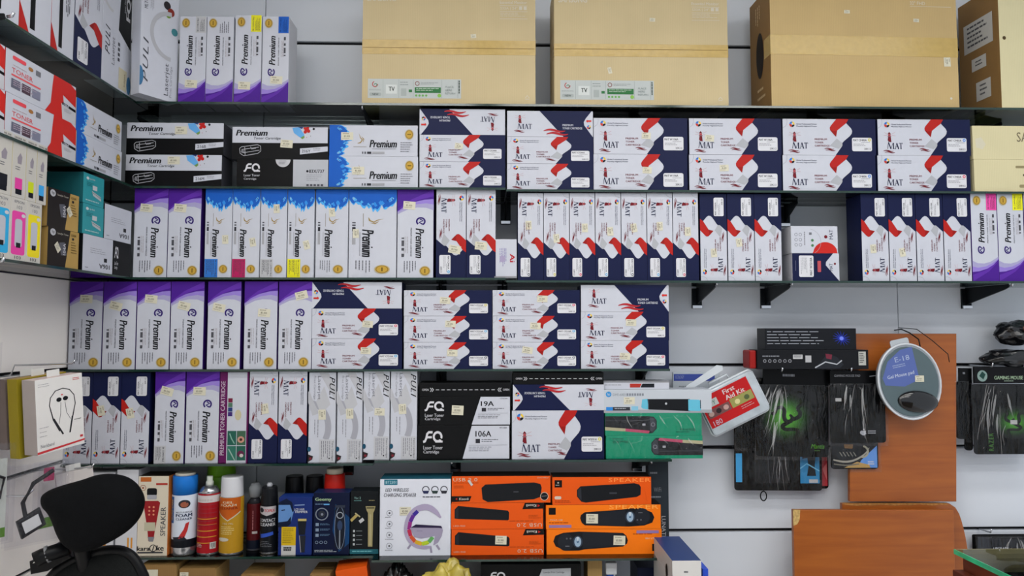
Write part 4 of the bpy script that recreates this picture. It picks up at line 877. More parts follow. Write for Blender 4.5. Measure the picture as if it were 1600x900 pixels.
carton('trimmer_carton', 'blue hair trimmer carton with yellow sticker beside the contact cleaner can', (434, 776, 487, 866), d_trim, 0, 'trim', None, 'F', .07, ('#1a2c6b', '#14225a', '#1f3a86'))
def d_geemy():
    c = Print(280, 490); c.text('Geemy', 14, 40, 138, 72, '#b9d9a9', bold=.03); c.lines(14, 88, 124, 98, 1, '#6d86a9'); c.rect(80, 88, 124, 98, '#5f9fd6'); c.poly([(170, 90), (280, 200), (280, 400), (200, 470), (150, 300)], '#123a66'); c.L = 2
    c.arc(66, 170, 46, 8, '#8d96a4', n=20); c.disc(66, 170, 28, '#2a2f3a'); c.L = 3; c.disc(68, 172, 10, '#7d8390', n=10); c.rr(166, 110, 246, 450, 36, '#151a26'); c.arc(206, 280, 40, 3, '#7d8ca4', n=20, ry=168); c.arc(206, 180, 24, 7, '#a9b0bc', n=14)
    c.L = 4; c.rect(168, 100, 244, 120, '#2e3442'); c.line([(206, 230), (206, 440)], 10, '#8d96a4'); c.disc(206, 260, 20, '#2f3f5c', ry=40, n=12)
    for i in range(3): c.rect(20, 240 + i * 42, 44, 264 + i * 42, '#8fa3bc'); c.lines(54, 244 + i * 42, 140, 260 + i * 42, 2, '#5f7f9f', .4); c.arc(30 + i * 34, 392, 11, 4, '#8fa3bc', n=8)
    c.lines(14, 452, 190, 474, 2, '#c9d3de', .35); return c
carton('trimmer_carton', 'dark blue shaver carton with green lettering under the red capped can', (488.5, 771, 545.5, 868), d_geemy, 0, 'geemy', None, 'F', .07, ('#0b1430', '#08102a', '#1a2b55'))
def d_dk():
    c = Print(230, 490); c.text('Vac 2', 30, 44, 84, 62, '#8fb9b4'); c.lines(30, 72, 96, 80, 1, '#5f8f8c'); c.lines(150, 70, 224, 80, 1, '#8f8460'); c.poly([(124, 118), (204, 118), (196, 150), (186, 170), (182, 430), (146, 430), (144, 170), (132, 150)], '#9a9066'); c.L = 2; c.rect(132, 126, 196, 136, '#4a4630'); c.rect(156, 180, 170, 420, '#c4ba8c')
    c.line([(6, 230), (60, 180)], 22, '#a9975a'); c.line([(40, 170), (80, 200)], 10, '#c4ba8c'); c.line([(76, 240), (108, 216)], 26, '#d5d6d8')
    for i in range(4): c.rect(24, 300 + i * 34, 40, 318 + i * 34, '#c9d0d2'); c.line([(50, 309 + i * 34), (98, 309 + i * 34)], 4, '#8f979c')
    c.rect(0, 450, 230, 486, '#1f5a66'); c.L = 3; c.lines(20, 462, 200, 474, 1, '#6fb0b4'); return c
carton('trimmer_carton', 'black trimmer carton with brass trimmer picture beside the white speaker carton', (546.5, 768, 591, 867), d_dk, 0, 'dk', None, 'F', .07, ('#101417', '#0c0f12', '#14191c'))
def d_led():
    c = Print(560, 590); c.rect(34, 4, 138, 46, '#1f6a80'); c.L = 2; c.text('BT2301', 46, 14, 128, 36, '#bfe0e6', bold=.02); c.text('LED WIRELESS', 44, 72, 228, 98, '#33343c', shear=.2, bold=.02); c.text('CHARGING SPEAKER', 32, 110, 286, 138, '#33343c', shear=.2, bold=.02)
    for i in range(3):
        x = 362 + i * 72; c.arc(x, 84, 26, 7, '#44454f', 150, 370, 14); c.poly([(x - 26, 92), (x + 26, 92), (x + 18, 114), (x - 18, 114)], ('#2a2f52', '#33413f', '#33343c')[i])
    c.lines(338, 136, 530, 144, 1, '#33343c', .8)
    for i in range(4):
        y = 262 + i * 84; c.arc(78, y, 22, 3, '#6d6e76', n=16); c.disc(78, y, 8, '#55565e', n=8); c.lines(44, y + 30, 112, y + 36, 1, '#8d8e96', .8)
    LV = '#b9aecd'
    c.curve([(482, 300), (440, 250), (380, 214), (312, 222), (250, 262), (214, 330), (202, 400), (222, 460), (272, 510), (346, 530), (410, 522)], [14, 40, 48, 48, 44, 34, 26, 26, 30, 30, 16], LV)
    rb = [(300, 248), (266, 280), (242, 330), (232, 390), (246, 440), (282, 482), (334, 500), (388, 486), (420, 448)]; rc = ('#3a2a8a', '#5a2a8a', '#8a2a7a', '#b02a4a', '#c2502f', '#c9a02a', '#a9bf2f', '#5f9f5a')
    for k in range(8): c.line([rb[k], ((rb[k][0] + rb[k + 1][0]) / 2, (rb[k][1] + rb[k + 1][1]) / 2), rb[k + 1]], 30, rc[k])
    c.poly([(239, 378), (283, 356), (484, 368), (500, 394), (490, 440), (462, 490), (424, 512), (436, 440), (400, 446), (330, 458), (275, 446)], '#aea6c0'); c.poly([(245, 374), (286, 350), (484, 362), (496, 382), (470, 378)], '#2a2240')
    for p in ([(246, 505), (224, 536)], [(403, 526), (410, 568)], [(450, 508), (474, 544)]): c.line(p, 16, '#a9a2b9')
    c.lines(292, 398, 350, 404, 1, '#7d7590', .8)
    return c
carton('speaker_carton', 'white wireless speaker carton with rainbow ring lamp picture', (592.5, 748, 704, 868), d_led, 0, 'led', None, 'F', .11, ('#cfd2dc', '#b9bcc6', '#1f5a6d'), stk=[(.36, .42, 0, .04, .03)], turn=0, yf=YF - .02)
OB = '#14161a'
def d_usb(top):
    c = Print(770 if top else 715, 205)
    if top:
        c.text('USB 2.0', 12, 14, 200, 40, '#e8c9ae', bold=.005, space=1.1); c.lines(18, 50, 240, 60, 1, '#8a3408', .4); c.lines(18, 72, 110, 96, 3, '#a8430c', .4); c.poly([(232, 90), (262, 64), (640, 50), (690, 62), (700, 90), (690, 160), (640, 178), (280, 198), (240, 176)], OB); c.poly([(0, 152), (155, 152), (140, 190), (0, 196)], '#120d0b')
        c.L = 2; c.text('Kisonli', 60, 164, 132, 182, '#e0d9d2', bold=.02); c.poly([(44, 164), (44, 182), (30, 173)], RED); c.disc(720, 156, 32, '#e8d2be'); c.L = 3; c.disc(720, 156, 28, OB); c.rect(480, 118, 520, 124, '#55585f'); c.L = 4; c.line([(700, 156), (740, 152)], 3, '#9a9ca3'); c.text('Soundbar', 666, 8, 756, 18, '#e8c9ae')
        c.line([(130, 30), (160, 70)], 18, '#d9d9d4')
    else:
        c.poly([(28, 50), (54, 22), (80, 24), (440, 60), (450, 76), (448, 130), (440, 136), (60, 124), (28, 120)], OB); c.poly([(560, 30), (572, 0), (715, 0), (715, 46), (552, 50)], '#120d0b'); c.L = 2
        c.poly([(34, 58), (58, 30), (58, 118), (34, 114)], '#22252b'); c.text('Kisonli', 582, 12, 660, 32, '#e0d9d2', turn=2, bold=.02); c.poly([(670, 12), (670, 34), (690, 23)], RED); c.text('USB 2.0', 510, 160, 704, 188, '#e8c9ae', turn=2, space=1.1); c.lines(450, 140, 700, 150, 1, '#8a3408', .4); c.lines(600, 96, 700, 126, 3, '#a8430c', .4); c.text('LED-900', 20, 172, 110, 184, '#e8c9ae')
    return c
zb = Zs('F', 705)
for j, (rect, st) in enumerate((((705, 824, 850, 864.5), (.535, .42, 2, .04, .03)), ((704.5, 783, 849, 824), None), ((705.5, 741, 860.5, 783), None))):
    o, zb = carton('soundbar_carton', 'orange soundbar carton with long black bar, %s beside the white speaker carton' % ('bottom one', 'middle one', 'top one')[j], rect, lambda j=j: d_usb(j == 2), 0, ('usb', j == 2), zb, None, .09, (ORANGE, ORANGE, '#1a130f'), stk=[st] if st else (), group='orange soundbar cartons', yf=YF - .02)
def d_spk(k):
    c = Print(890, 190); Y = lambda p: [(890 - x, 190 - y) for x, y in p] if k == 1 else p
    if k == 2:
        c = Print(775, 215); c.rect(18, 24, 76, 80, '#120d0b'); c.poly([(192, 100), (220, 72), (640, 50), (680, 60), (692, 80), (690, 140), (660, 156), (260, 198), (225, 190), (192, 150)], OB); c.text('SPEAKER', 440, 10, 770, 40, '#ee8a44', space=1.1); c.rr(18, 148, 70, 172, 10, '#e6d2c2'); c.lines(20, 182, 160, 204, 2, '#8a3408', .4); c.L = 2; c.rect(446, 120, 504, 132, '#3a3d44'); c.poly([(200, 100), (224, 80), (228, 184), (200, 150)], '#2a2d34'); c.disc(46, 44, 7, '#c9c3bd', n=8); c.lines(26, 60, 70, 66, 1, '#c9c3bd', .8); c.line([(722, 100), (740, 190)], 3, '#c9480c'); return c
    c.rect(*((22, 22, 76, 76) if k == 0 else (814, 114, 868, 168)), '#120d0b'); c.poly(Y([(270, 80), (300, 58), (600, 38), (640, 30), (740, 28), (820, 62), (838, 100), (822, 142), (760, 164), (640, 172), (300, 160), (276, 140), (264, 104)]), OB)
    if k == 0: c.text('SPEAKER', 490, 2, 870, 34, '#f0a04a', space=1.1)
    c.text('YMLF-108', *((30, 112, 128, 124) if k == 0 else (762, 66, 860, 78)), '#ecd9b4', turn=0 if k == 0 else 2); c.lines(*((24, 136, 224, 150, 1) if k == 0 else (666, 36, 866, 50, 1)), '#8a3408', .4); c.rect(*((24, 156, 196, 178) if k == 0 else (694, 12, 866, 34)), '#8a6f9a'); c.L = 2
    c.disc(*Y([(742, 94)])[0], 62, '#1f2229', ry=66); c.poly(Y([(310, 66), (614, 44), (614, 168), (310, 156)]), '#1d2027'); c.L = 3
    cx, cy = Y([(650, 96)])[0]; c.disc(cx, cy, 38, '#2f3a4a', ry=46); c.L = 4; c.disc(cx, cy, 26, '#a9c4dc', ry=38); c.L = 5; c.disc(cx, cy, 9, '#3f5f80', n=10); c.poly([(cx, cy), (cx - 10, cy - 36), (cx + 10, cy - 36)], '#dfeaf2')
    for x in (706, 734): c.disc(*Y([(x, 120)])[0], 7, '#55585f', n=8)
    cx, cy = Y([(730, 64)])[0]; c.line([(cx - 16, cy), (cx + 16, cy)], 4, '#8d9097'); return c
zb = Zs('F', 854)
for j, (rect, st) in enumerate((((854, 825, 1034.5, 864.5), (.63, .45, 2, .042, .033)), ((853, 787, 1033, 825), (.4, .57, 1, .042, .033)), ((863, 743.5, 1018, 787), None))):
    o, zb = carton('soundbar_carton', 'orange soundbar carton with %s' % ('round silver dial upside down, bottom of its stack', 'round silver dial, middle of its stack', 'pale speaker lettering, top of its stack')[j], rect, lambda j=j: d_spk((1, 0, 2)[j]), 0, ('spk', j), zb, None, .09, ('#e8720f' if j < 2 else ORANGE, '#d8620f', '#1a130f'), stk=[st] if st else (), group='orange soundbar cartons', yf=YF - .02)
def d_lin():
    c = Print(110, 420); c.rect(1, 1, 109, 419, '#2c343b'); c.text('LUNATEC', 70, 290, 92, 410, '#b9bec4', turn=1, bold=.02); c.lines(10, 90, 60, 110, 1, '#8d949c', .4); c.text('WiFi', 30, 160, 70, 180, '#8d949c'); c.lines(10, 200, 80, 212, 1, '#7f868d', .5); return c
carton('router_carton', 'tall dark carton in clear plastic at the end of the orange soundbar cartons', (1014, 722, 1046, 867), d_lin, 0, 'lin', None, 'F', .05, ('#2c343b', '#252c33', '#2c343b'), yf=YF + .09, cat='carton')
# spray cans
def can(name, label, x0, x1, y0, y1, prof, art=None, rw=100, yoff=.035, zb=None, group='spray cans'):
    y = YF + yoff; a, b = at(x0, y1, y), at(x1, y1, y); r = (b.x - a.x) / 2; h = at(x0, y0, y).z - at(x0, y1, y).z; zb = Z['F'] if zb is None else zb
    o = thing(name, label, 'spray can', ((a.x + b.x) / 2, y, zb), group=group)
    for nm, p, mm in prof: link(nm, lathe_me([(q * r, t * h, k) for q, t, k in p], [mat(m, .3) if isinstance(m, str) else m for m in mm]), o)
    if art:
        c, z0, z1 = art; wd = 2.2 * r; pr = link('printed_wrap', c.build(wd, (z1 - z0) * h, 0, 0, cyl=r, rough=.3), o); pr.location = (0, 0, z0 * h)
    return o
def body(t0, t1, bands):                        # can wall with coloured bands (t, material)
    p = [(.93, 0, 0), (.97, .004, 0), (1, .015, bands[0][1])]
    for t, k in bands[1:]: p.append((1, t, k))
    p += [(1, t1 - .01, bands[-1][1]), (.96, t1, 0)]; return p
TIN = mat('#b9bbc0', .22, .9)
def cap(t0, t1, r0=.96, r1=.8): return [(r0, t0, 0), (r0, t0 + .01, 0), (r1 + .04, t1 - .02, 0), (r1, t1, 0)]
c = Print(140, 330); c.rect(8, 0, 34, 190, '#1d5a9a'); c.disc(92, 50, 30, '#2a2c33', n=18); c.L = 2; c.disc(92, 54, 20, '#9a5a44', n=14); c.text('MULTI-PURPOSE', 50, 104, 132, 116, '#2a2c3a', bold=.02); c.text('FOAM', 50, 120, 132, 144, '#1d2a4a', bold=.04); c.text('CLEANER', 50, 150, 132, 166, '#1d2a4a', bold=.03); c.poly([(60, 300), (92, 230), (100, 190), (118, 180), (110, 240), (96, 290)], '#b02f2f'); c.poly([(30, 290), (90, 280), (110, 310), (40, 320)], '#22242c'); c.text('AUTO CARE', 12, 20, 28, 170, '#c9a83f', turn=3, bold=.02)
can('spray_can', 'blue and white foam cleaner spray can with blue cap', 268, 306, 742, 868, [('can_body', body(0, .74, [(0, 0), (.1, 1), (.2, 2)]), (TIN, '#10131a', '#c9d0dc')), ('cap', [(.98, .74, 0), (.98, .96, 0), (.93, .97, 0)], ('#1f72c9',)), ('cap_top', [(.80, .97, 0), (.80, .995, 0), (.74, 1, 0)], ('#c9c3b4',))], (c, .16, .72))
c = Print(140, 400); c.lines(6, 30, 130, 52, 1, '#d9d3d0', .8)
for i in range(6): c.rect(2, 130 + i * 44, 138, 136 + i * 44, '#c98a2f'); c.rect(2, 70 + i * 30, 138, 76 + i * 30, '#8f2a34')
c.L = 2; c.rect(100, 350, 134, 398, '#d9d9d4'); c.lines(12, 360, 70, 390, 3, '#d9c9c4', .4); c.L = 3; c.lines(106, 356, 130, 394, 4, INK, .5, True)
can('spray_can', 'dark red spray can with gold rings and bare white nozzle', 308, 342.5, 748, 868, [('can_body', body(0, .79, [(0, 0), (.03, 1), (.68, 2), (.77, 1)]), (TIN, '#9a1820', '#c9c3c4')), ('shoulder', [(.95, .79, 0), (.8, .83, 0), (.62, .87, 0), (.3, .885, 0)], (TIN,)), ('nozzle', [(.34, .885, 0), (.34, .93, 0), (.26, .94, 0), (.26, 1, 0)], ('#d2d6cc',))], (c, .08, .78))
c = Print(140, 360); c.poly([(0, 0), (140, 0), (140, 100), (70, 160), (0, 100)], '#b4561a'); c.line([(0, 104), (70, 164), (140, 104)], 8, '#dcd3b4'); c.L = 2; c.text('GEL', 40, 24, 100, 40, '#e3d3b4', bold=.03); c.text('FOAM', 26, 46, 114, 62, '#e3d3b4', bold=.03); c.text('CLEANER', 18, 66, 122, 84, '#7d2410', bold=.03); c.text('750 ML', 40, 180, 100, 192, '#e3d3b4'); c.lines(30, 206, 110, 270, 5, '#d9c98a', .3); c.disc(44, 300, 34, '#d9d3c4', ry=14, n=12)
can('spray_can', 'mustard and orange spray can with clear white cap', 342.5, 379, 747, 867, [('can_body', body(0, .74, [(0, 0), (.03, 1)]), (TIN, '#a9801f')), ('cap', cap(.74, 1, .95, .86), (mat('#c9cacf', .25, coat=.3),))], (c, .1, .74))
c = Print(100, 300); c.rect(50, 200, 80, 218, '#c9c3c0'); c.lines(52, 40, 58, 200, 1, '#b4787c', .5, True)
can('spray_can', 'slim dark red air duster can with grey trigger', 385, 409, 757, 861, [('can_body', body(0, .7, [(0, 0), (.03, 1), (.16, 2)]), ('#3a3b42', '#0f1524', '#4a0f14')), ('shoulder', [(.96, .7, 0), (.6, .76, 0), (.5, .78, 0)], ('#2a2b30',)), ('trigger', [(.5, .78, 0), (.78, .8, 0), (.86, .93, 0), (.6, .97, 0), (.5, 1, 0)], ('#7d8084',))], (c, .1, .68), yoff=.075)
c = Print(120, 330); c.poly([(0, 0), (120, 0), (120, 50), (60, 70), (0, 50)], '#c9c3c6'); c.L = 2; c.disc(24, 28, 18, '#22242c', n=12); c.text('TOPEX', 44, 20, 110, 42, '#b4262f', bold=.03); c.text('CONTACT', 8, 92, 116, 116, '#d9dbe0', bold=.03); c.text('CLEANER', 8, 124, 116, 148, '#d9dbe0', bold=.03); c.poly([(14, 210), (100, 190), (104, 214), (18, 240)], '#2f4fae'); c.lines(10, 262, 110, 310, 4, '#6d7078', .3)
can('spray_can', 'black contact cleaner spray can with red and white badge', 406, 433, 760, 866, [('can_body', body(0, .7, [(0, 0), (.03, 1)]), (TIN, '#101318')), ('cap', cap(.7, .97, .97, .85), ('#14161a',)), ('nozzle', [(.3, .97, 0), (.34, 1, 0), (.2, 1.03, 0)], ('#b9bcc2',))], (c, .06, .7))
can('spray_can', 'bright green spray can standing behind the red and mustard cans', 321, 366, 726, 861, [('can_body', body(0, .8, [(0, 0), (.03, 1)]), (TIN, '#5c8f1f')), ('cap', cap(.8, 1, .96, .85), ('#6faa22',))], yoff=.15)
can('spray_can', 'spray can with bright red cap standing behind the shaver carton', 505, 538.5, 739, 861, [('can_body', body(0, .68, [(0, 0), (.03, 1)]), (TIN, '#2a1a1a')), ('cap', [(.99, .68, 0), (.99, .7, 0), (.92, .92, 0), (.86, .93, 0)], ('#c9241a',)), ('cap_top', [(.78, .93, 0), (.78, .985, 0), (.7, 1, 0)], ('#d2c9b4',))], yoff=.11)
for i, x in enumerate((444, 476)):
    can('spray_can', ('black capped can behind the blue trimmer carton', 'black capped can between the trimmer carton and red capped can')[i], x, x + 29, 752, 861, [('can_body', body(0, .78, [(0, 0), (.03, 1)]), (TIN, '#15171b')), ('cap', cap(.78, 1, .97, .88), ('#0c0d10',))], yoff=.12)
# ------------------------------------------------------------------ left wall shelves
def atz(px, py, z):
    d = ray(px, py); t = (z - ZC) / d.z; return Vector((d.x * t, YC + d.y * t, z))
def y_of(px, z):
    lo, hi = -300, 1200
    for _ in range(40):
        m = (lo + hi) / 2
        if atx(px, m, XS).z > z: lo = m
        else: hi = m
    return atx(px, lo, XS).y
def leftbox(name, label, x0, x1, zb, h, design=None, rot=0, key='', depth=.15, cols=(WHITE, WHITE, WHITE), lab=None, labkey=None, stk=(), group=None):
    zm = zb + h / 2; y0, y1 = y_of(x0, zm), y_of(x1, zm); w_ = y1 - y0
    o = link(name, carton_me(w_, h, depth, *[mat(c_, .42) for c_ in cols])); o.location = (XS, (y0 + y1) / 2, zb); o.rotation_euler = (0, 0, R(90)); tag(o, label, 'carton', group)
    if design: link('printed_face', printed(key, design, w_, h, rot), o)
    if lab: link('label_sticker', printed(labkey, lab, w_, h, rot, 4), o)
    for i, s_ in enumerate(stk): sticker(o, w_, h, *s_)
    return zb + h
zA, zB, zC = Z['A'], Z['B'], Z['C']
for i, (a, b) in enumerate(((-22, 33), (33, 82), (82, 117))):
    leftbox('toner_carton', 'tall white and red carton with black strip, %s from the navy carton' % ORD[2 - i], a, b, zA, .36, d_strip, 0, 'strip', .16, (WHITE, RED, WHITE), group='white and red cartons on the side shelf')
leftbox('toner_carton', 'tall navy and white carton beside the red ones on the side shelf', 117.5, 160, zA, .35, d_mat, 1, 'mat', .15, (WHITE, NAVY, NAVY), lambda: d_matlabel('MAT CF237A', None), ('ml', 'MAT CF237A', None, False))
leftbox('toner_carton', 'tall white carton with script lettering beside the navy one on the side shelf', 160.5, 205, zA, .36, d_puli1, 0, 'puli1', .06, (WHITE, WHITE, WHITE))
a, b = atz(217, 145, zA), atz(276, 162.5, zA); w_ = (b - a).xy.length
o = link('toner_carton', carton_me(w_, .40, .05, *[mat(WHITE)] * 3)); o.location = (a + b) / 2; o.rotation_euler = (0, 0, math.atan2(b.y - a.y, b.x - a.x))
tag(o, 'tall white carton turned across the corner of the top shelves', 'carton'); link('printed_face', printed('puli2', d_puli2, w_, .40), o)
z2 = leftbox('toner_carton', 'white and red toner carton lying beside the blue splash pair, lower one', 8, 118, zB, .118, d_toner, 0, 'toner', .18, (WHITE, '#a8221f', WHITE), group='red toner cartons')
leftbox('toner_carton', 'white and red toner carton lying beside the blue splash pair, upper one', 8, 118, z2, .118, d_toner, 0, 'toner', .18, (WHITE, '#a8221f', WHITE), group='red toner cartons')
z2 = leftbox('toner_carton', 'red toner carton at the near end of the side shelf, lower one', -120, 7, zB, .118, d_toner, 0, 'toner', .18, (WHITE, '#a8221f', WHITE), group='red toner cartons')
leftbox('toner_carton', 'red toner carton at the near end of the side shelf, upper one', -120, 7, z2, .118, d_toner, 0, 'toner', .18, (WHITE, '#a8221f', WHITE), group='red toner cartons')
z2 = leftbox('toner_carton', 'blue splash toner carton on the side shelf, lower of two', 119, 190, zB, .104, d_splash, 0, 'splash', .17, (WHITE, '#bdb8ae', WHITE), group='blue splash cartons on the side shelf')
leftbox('toner_carton', 'blue splash toner carton on the side shelf, upper of two', 119, 190, z2, .104, d_splash, 0, 'splash', .17, (WHITE, '#bdb8ae', WHITE), group='blue splash cartons on the side shelf')
for i, (a, b, k, nm) in enumerate(((-12, 15.5, '#2f9fd0', 'cyan'), (16, 41, '#d9429a', 'magenta'), (41.5, 64, '#e0cf1f', 'yellow'))):
    z2 = leftbox('ink_carton', 'tall ink bottle carton with big %s panel on the side shelf' % nm, a, b, zC, .172, lambda k=k: d_ink(k, True), 0, ('ink', k, 1), .08, ('#dcd8d0', '#d0ccc4', '#dcd8d0'), group='ink bottle cartons')
for i, (a, b, k, nm) in enumerate(((-8, 18.5, '#1b1c22', 'black'), (19, 40.5, '#d9429a', 'magenta'), (41, 57, '#c4d01f', 'lime'), (57.5, 73, '#3f9fdc', 'cyan'))):
    leftbox('ink_carton', 'slim white ink carton with small %s square in the upper row' % nm, a, b, z2, .172, lambda k=k: d_ink(k), 0, ('ink', k, 0), .08, ('#dcd8d0', '#cfc393', '#dcd8d0'), group='ink bottle cartons')
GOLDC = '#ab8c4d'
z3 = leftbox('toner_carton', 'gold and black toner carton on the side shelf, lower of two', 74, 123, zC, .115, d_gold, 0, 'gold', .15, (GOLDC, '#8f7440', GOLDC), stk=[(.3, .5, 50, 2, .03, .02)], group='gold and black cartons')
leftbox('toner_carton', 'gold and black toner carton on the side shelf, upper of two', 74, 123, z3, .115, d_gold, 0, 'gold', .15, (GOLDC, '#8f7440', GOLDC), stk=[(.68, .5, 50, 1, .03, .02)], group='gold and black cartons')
z4 = leftbox('toner_carton', 'white-fronted black carton beneath the teal boxes on the side shelf', 129, 176, zC, .118, d_106, 0, '106', .15, (WHITE, '#0f1012', '#0f1012'), group='white-fronted black cartons')
leftbox('toner_carton', 'black carton in the corner beneath a white-fronted carton', 177, 204, zC, .118, lambda: d_fq('', False), 0, 'fqs', .15, (BLACK, BLACK, BLACK))
leftbox('toner_carton', 'white-fronted black carton lying beside the teal boxes', 163, 205, z4, .118, d_106, 0, '106', .15, (WHITE, '#0f1012', '#0f1012'), group='white-fronted black cartons')
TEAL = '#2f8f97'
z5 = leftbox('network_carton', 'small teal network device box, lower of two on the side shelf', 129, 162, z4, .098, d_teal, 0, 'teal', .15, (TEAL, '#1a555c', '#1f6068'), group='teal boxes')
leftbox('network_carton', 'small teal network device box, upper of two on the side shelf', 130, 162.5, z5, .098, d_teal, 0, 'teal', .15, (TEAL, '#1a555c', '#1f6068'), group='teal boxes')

# ------------------------------------------------------------------ goods hanging on the left wall
def hook(pts, label):
    o = tag(link('display_hook', tube_me(pts, .0028, CHROME, 8)), label, 'hook', 'wire display hooks'); return o
zg = min(ZG, key=lambda v: abs(v - at(105, 577, YF).z)); zg2 = min(ZG, key=lambda v: abs(v - at(94, 725, YF).z))
def d_neck():
    c = Print(320, 590)
    c.line([(150, 440), (110, 340), (88, 220), (96, 160), (130, 112), (180, 100), (226, 120), (256, 170), (262, 240), (244, 330), (226, 420)], [9, 8, 6, 6, 7, 8, 7, 6, 6, 8, 9], '#2a2b30'); c.line([(172, 470), (112, 330)], 11, '#2a2b30'); c.line([(218, 470), (240, 340)], 11, '#2a2b30')
    c.line([(164, 210), (160, 300), (146, 380)], 3, '#55565c'); c.line([(192, 210), (200, 300), (226, 360)], 3, '#55565c'); c.disc(152, 186, 18, '#17181c', n=12); c.disc(196, 184, 18, '#17181c', n=12)
    c.text('Neckband', 22, 512, 110, 540, '#8d8d92'); c.poly([(0, 566), (320, 548), (320, 562), (0, 584)], '#c43a3f'); c.lines(20, 40, 100, 74, 2, '#a9a9ae', .2); c.lines(250, 30, 296, 56, 2, '#c43a3f', .4); c.lines(18, 380, 90, 480, 3, '#b4b4b8', .12); c.lines(250, 370, 300, 380, 1, '#44454a', .5); c.rect(286, 510, 306, 528, '#c43a3f')
    c.disc(172, 150, 6, '#c43a3f', n=8); return c
def hung(name, label, x, y, z, w_, h, d, cols, design=None, key='', turn=72, roll=-5, group='boxes on the wall hook'):
    o = link(name, carton_me(w_, h, d, *[mat(c_, .42) for c_ in cols])); o.location = (x, y, z); o.rotation_euler = (0, R(roll), R(turn)); tag(o, label, 'box', group)
    if design: link('printed_face', printed(key, design, w_, h), o)
    bm = bmesh.new(); add_box(bm, -.022, .022, d * .45, d * .45 + .0008, h, h + .02); link('hang_tab', mesh_bm(bm, [mat('#d9d9d6', .4)]), o); return o
nb = at(97, 702, -.66)
hung('earphone_box', 'white neckband earphone box with red stripe on the wall hook', nb.x, -.66, nb.z, .165, .222, .05, ('#dddbd8', '#a39a97', '#c9b4b0'), d_neck, 'neck')
n_ = Vector((math.sin(R(72)), -math.cos(R(72)), 0)); p2 = Vector((nb.x, -.66, nb.z)) - n_ * .064; p3 = p2 - n_ * .05
hung('earphone_box', 'olive yellow box behind the white earphone box on the wall hook', p2.x, p2.y, p2.z - .012, .17, .236, .038, ('#8f8020', '#8f8020', '#a8862a'))
hung('earphone_box', 'grey brown box nearest the white wall on its hook', p3.x, p3.y, p3.z + .012, .17, .21, .03, ('#7a6d68', '#6d615d', '#7a6d68'))
hook([(XL - .012, -.60, zg - .002), (XL + .02, -.60, zg), (XL + .03, -.60, zg + .03), (XL + .19, -.57, zg + .034), (XL + .20, -.57, zg + .045)], 'wire hook carrying the white earphone box')
def pouch(name, label, x, y, z, w_, h, turn, inner=None, group=None, roll=0):
    o = thing(name, label, 'packet', (x, y, z), (0, R(roll), R(turn)), group)
    crinkle(o, w_, h, .012, 'plastic_pouch', 16, 18, .014, seed=x * 9); crinkle(o, w_, h, -.014, 'pouch_back', 10, 10, .006, seed=y * 9)
    if inner: inner(o)
    return o
p = at(8, 735, -1.05)
def inn1(o):
    link('card', prism_me([(-.06, .0), (.06, .01), (.055, .13), (-.065, .12)], 0, .004, mat('#d8d4cf', .5)), o); link('orange_card', prism_me([(-.07, .14), (.05, .13), (.045, .26), (-.075, .27)], 0, .004, mat('#d8821f', .5)), o)
pouch('goods_packet', 'orange and white packet hanging nearest on the white wall', p.x - .055, -1.12, p.z + .03, .15, .29, 68, inn1)
def inn2(o):
    link('cable', tube_me([(.045, 0, .20), (.03, 0, .19), (-.005, 0, .17), (-.03, 0, .12), (-.02, 0, .07), (.0, 0, .045)], .006, mat('#2c2d31', .4)), o)
    link('adapter', prism_me([(-.03, .02), (.03, .05), (.012, .10), (-.045, .07)], -.008, .008, mat('#26272b', .4), .003), o); link('adapter_label', prism_me([(-.024, .035), (.016, .054), (.006, .084), (-.034, .066)], -.0105, -.0085, mat('#c9cacb', .5)), o)
p = at(52, 850, -.80)
pouch('cable_packet', 'clear packet with black adapter cable hanging behind the chair', p.x, -.80, p.z, .15, .225, 50, inn2)
def inn3(o):
    link('card', prism_me([(-.04, .04), (.04, .04), (.04, .22), (-.04, .22)], 0, .004, mat('#aeb2ac', .5)), o); link('green_strip', prism_me([(-.04, .015), (.04, .015), (.04, .04), (-.04, .04)], 0, .004, mat('#4a7326', .5)), o)
    link('cable', tube_me([(-.03, -.008, .2), (.03, -.008, .17), (.02, -.008, .12), (-.03, -.008, .11), (.0, -.008, .08)], .004, mat('#2c2d31', .4)), o)
p = at(4, 850, -.96)
pouch('cable_packet', 'green and grey carded cable packet hanging beside the adapter packet', p.x - .025, -.98, p.z, .11, .26, 60, inn3)
p = at(66, 835, -.74); 
def inn4(o): link('card', prism_me([(-.05, .0), (.05, .0), (.05, .03), (-.05, .03)], 0, .004, mat('#4f7a2a', .5)), o); link('pink_card', prism_me([(-.03, .14), (.0, .14), (.0, .18), (-.03, .18)], 0, .004, mat('#b0305f', .5)), o)
p = at(82, 822, -.62)
pouch('goods_packet', 'packet with pink card half hidden behind the chair headrest', p.x, -.62, p.z, .11, .2, 62, inn4)
hung('small_box', 'small white box hanging in front of the lower shelf by the corner', at(120, 770, -.42).x, -.42, at(120, 768, -.42).z, .11, .07, .04, ('#cfc9c6', '#b9a9ac', '#cfc9c6'), turn=35, roll=-8, group=None)
hook([(XL - .012, -.42, zg2 - .002), (XL + .04, -.42, zg2), (XL + .17, -.40, zg2 + .003), (XL + .18, -.398, zg2 + .016)], 'wire hook holding the small white box near the corner')
hook([(XL - .012, -.80, zg2 - .002), (XL + .04, -.80, zg2 - .004), (XL + .2, -.79, zg2 - .006), (XL + .215, -.787, zg2 + .012)], 'wire hook carrying the adapter packet')
hook([(XL - .012, -1.0, zg2 - .002), (XL + .04, -1.0, zg2 - .004), (XL + .2, -.98, zg2 - .006), (XL + .215, -.977, zg2 + .012)], 'wire hook carrying the carded cable packet')

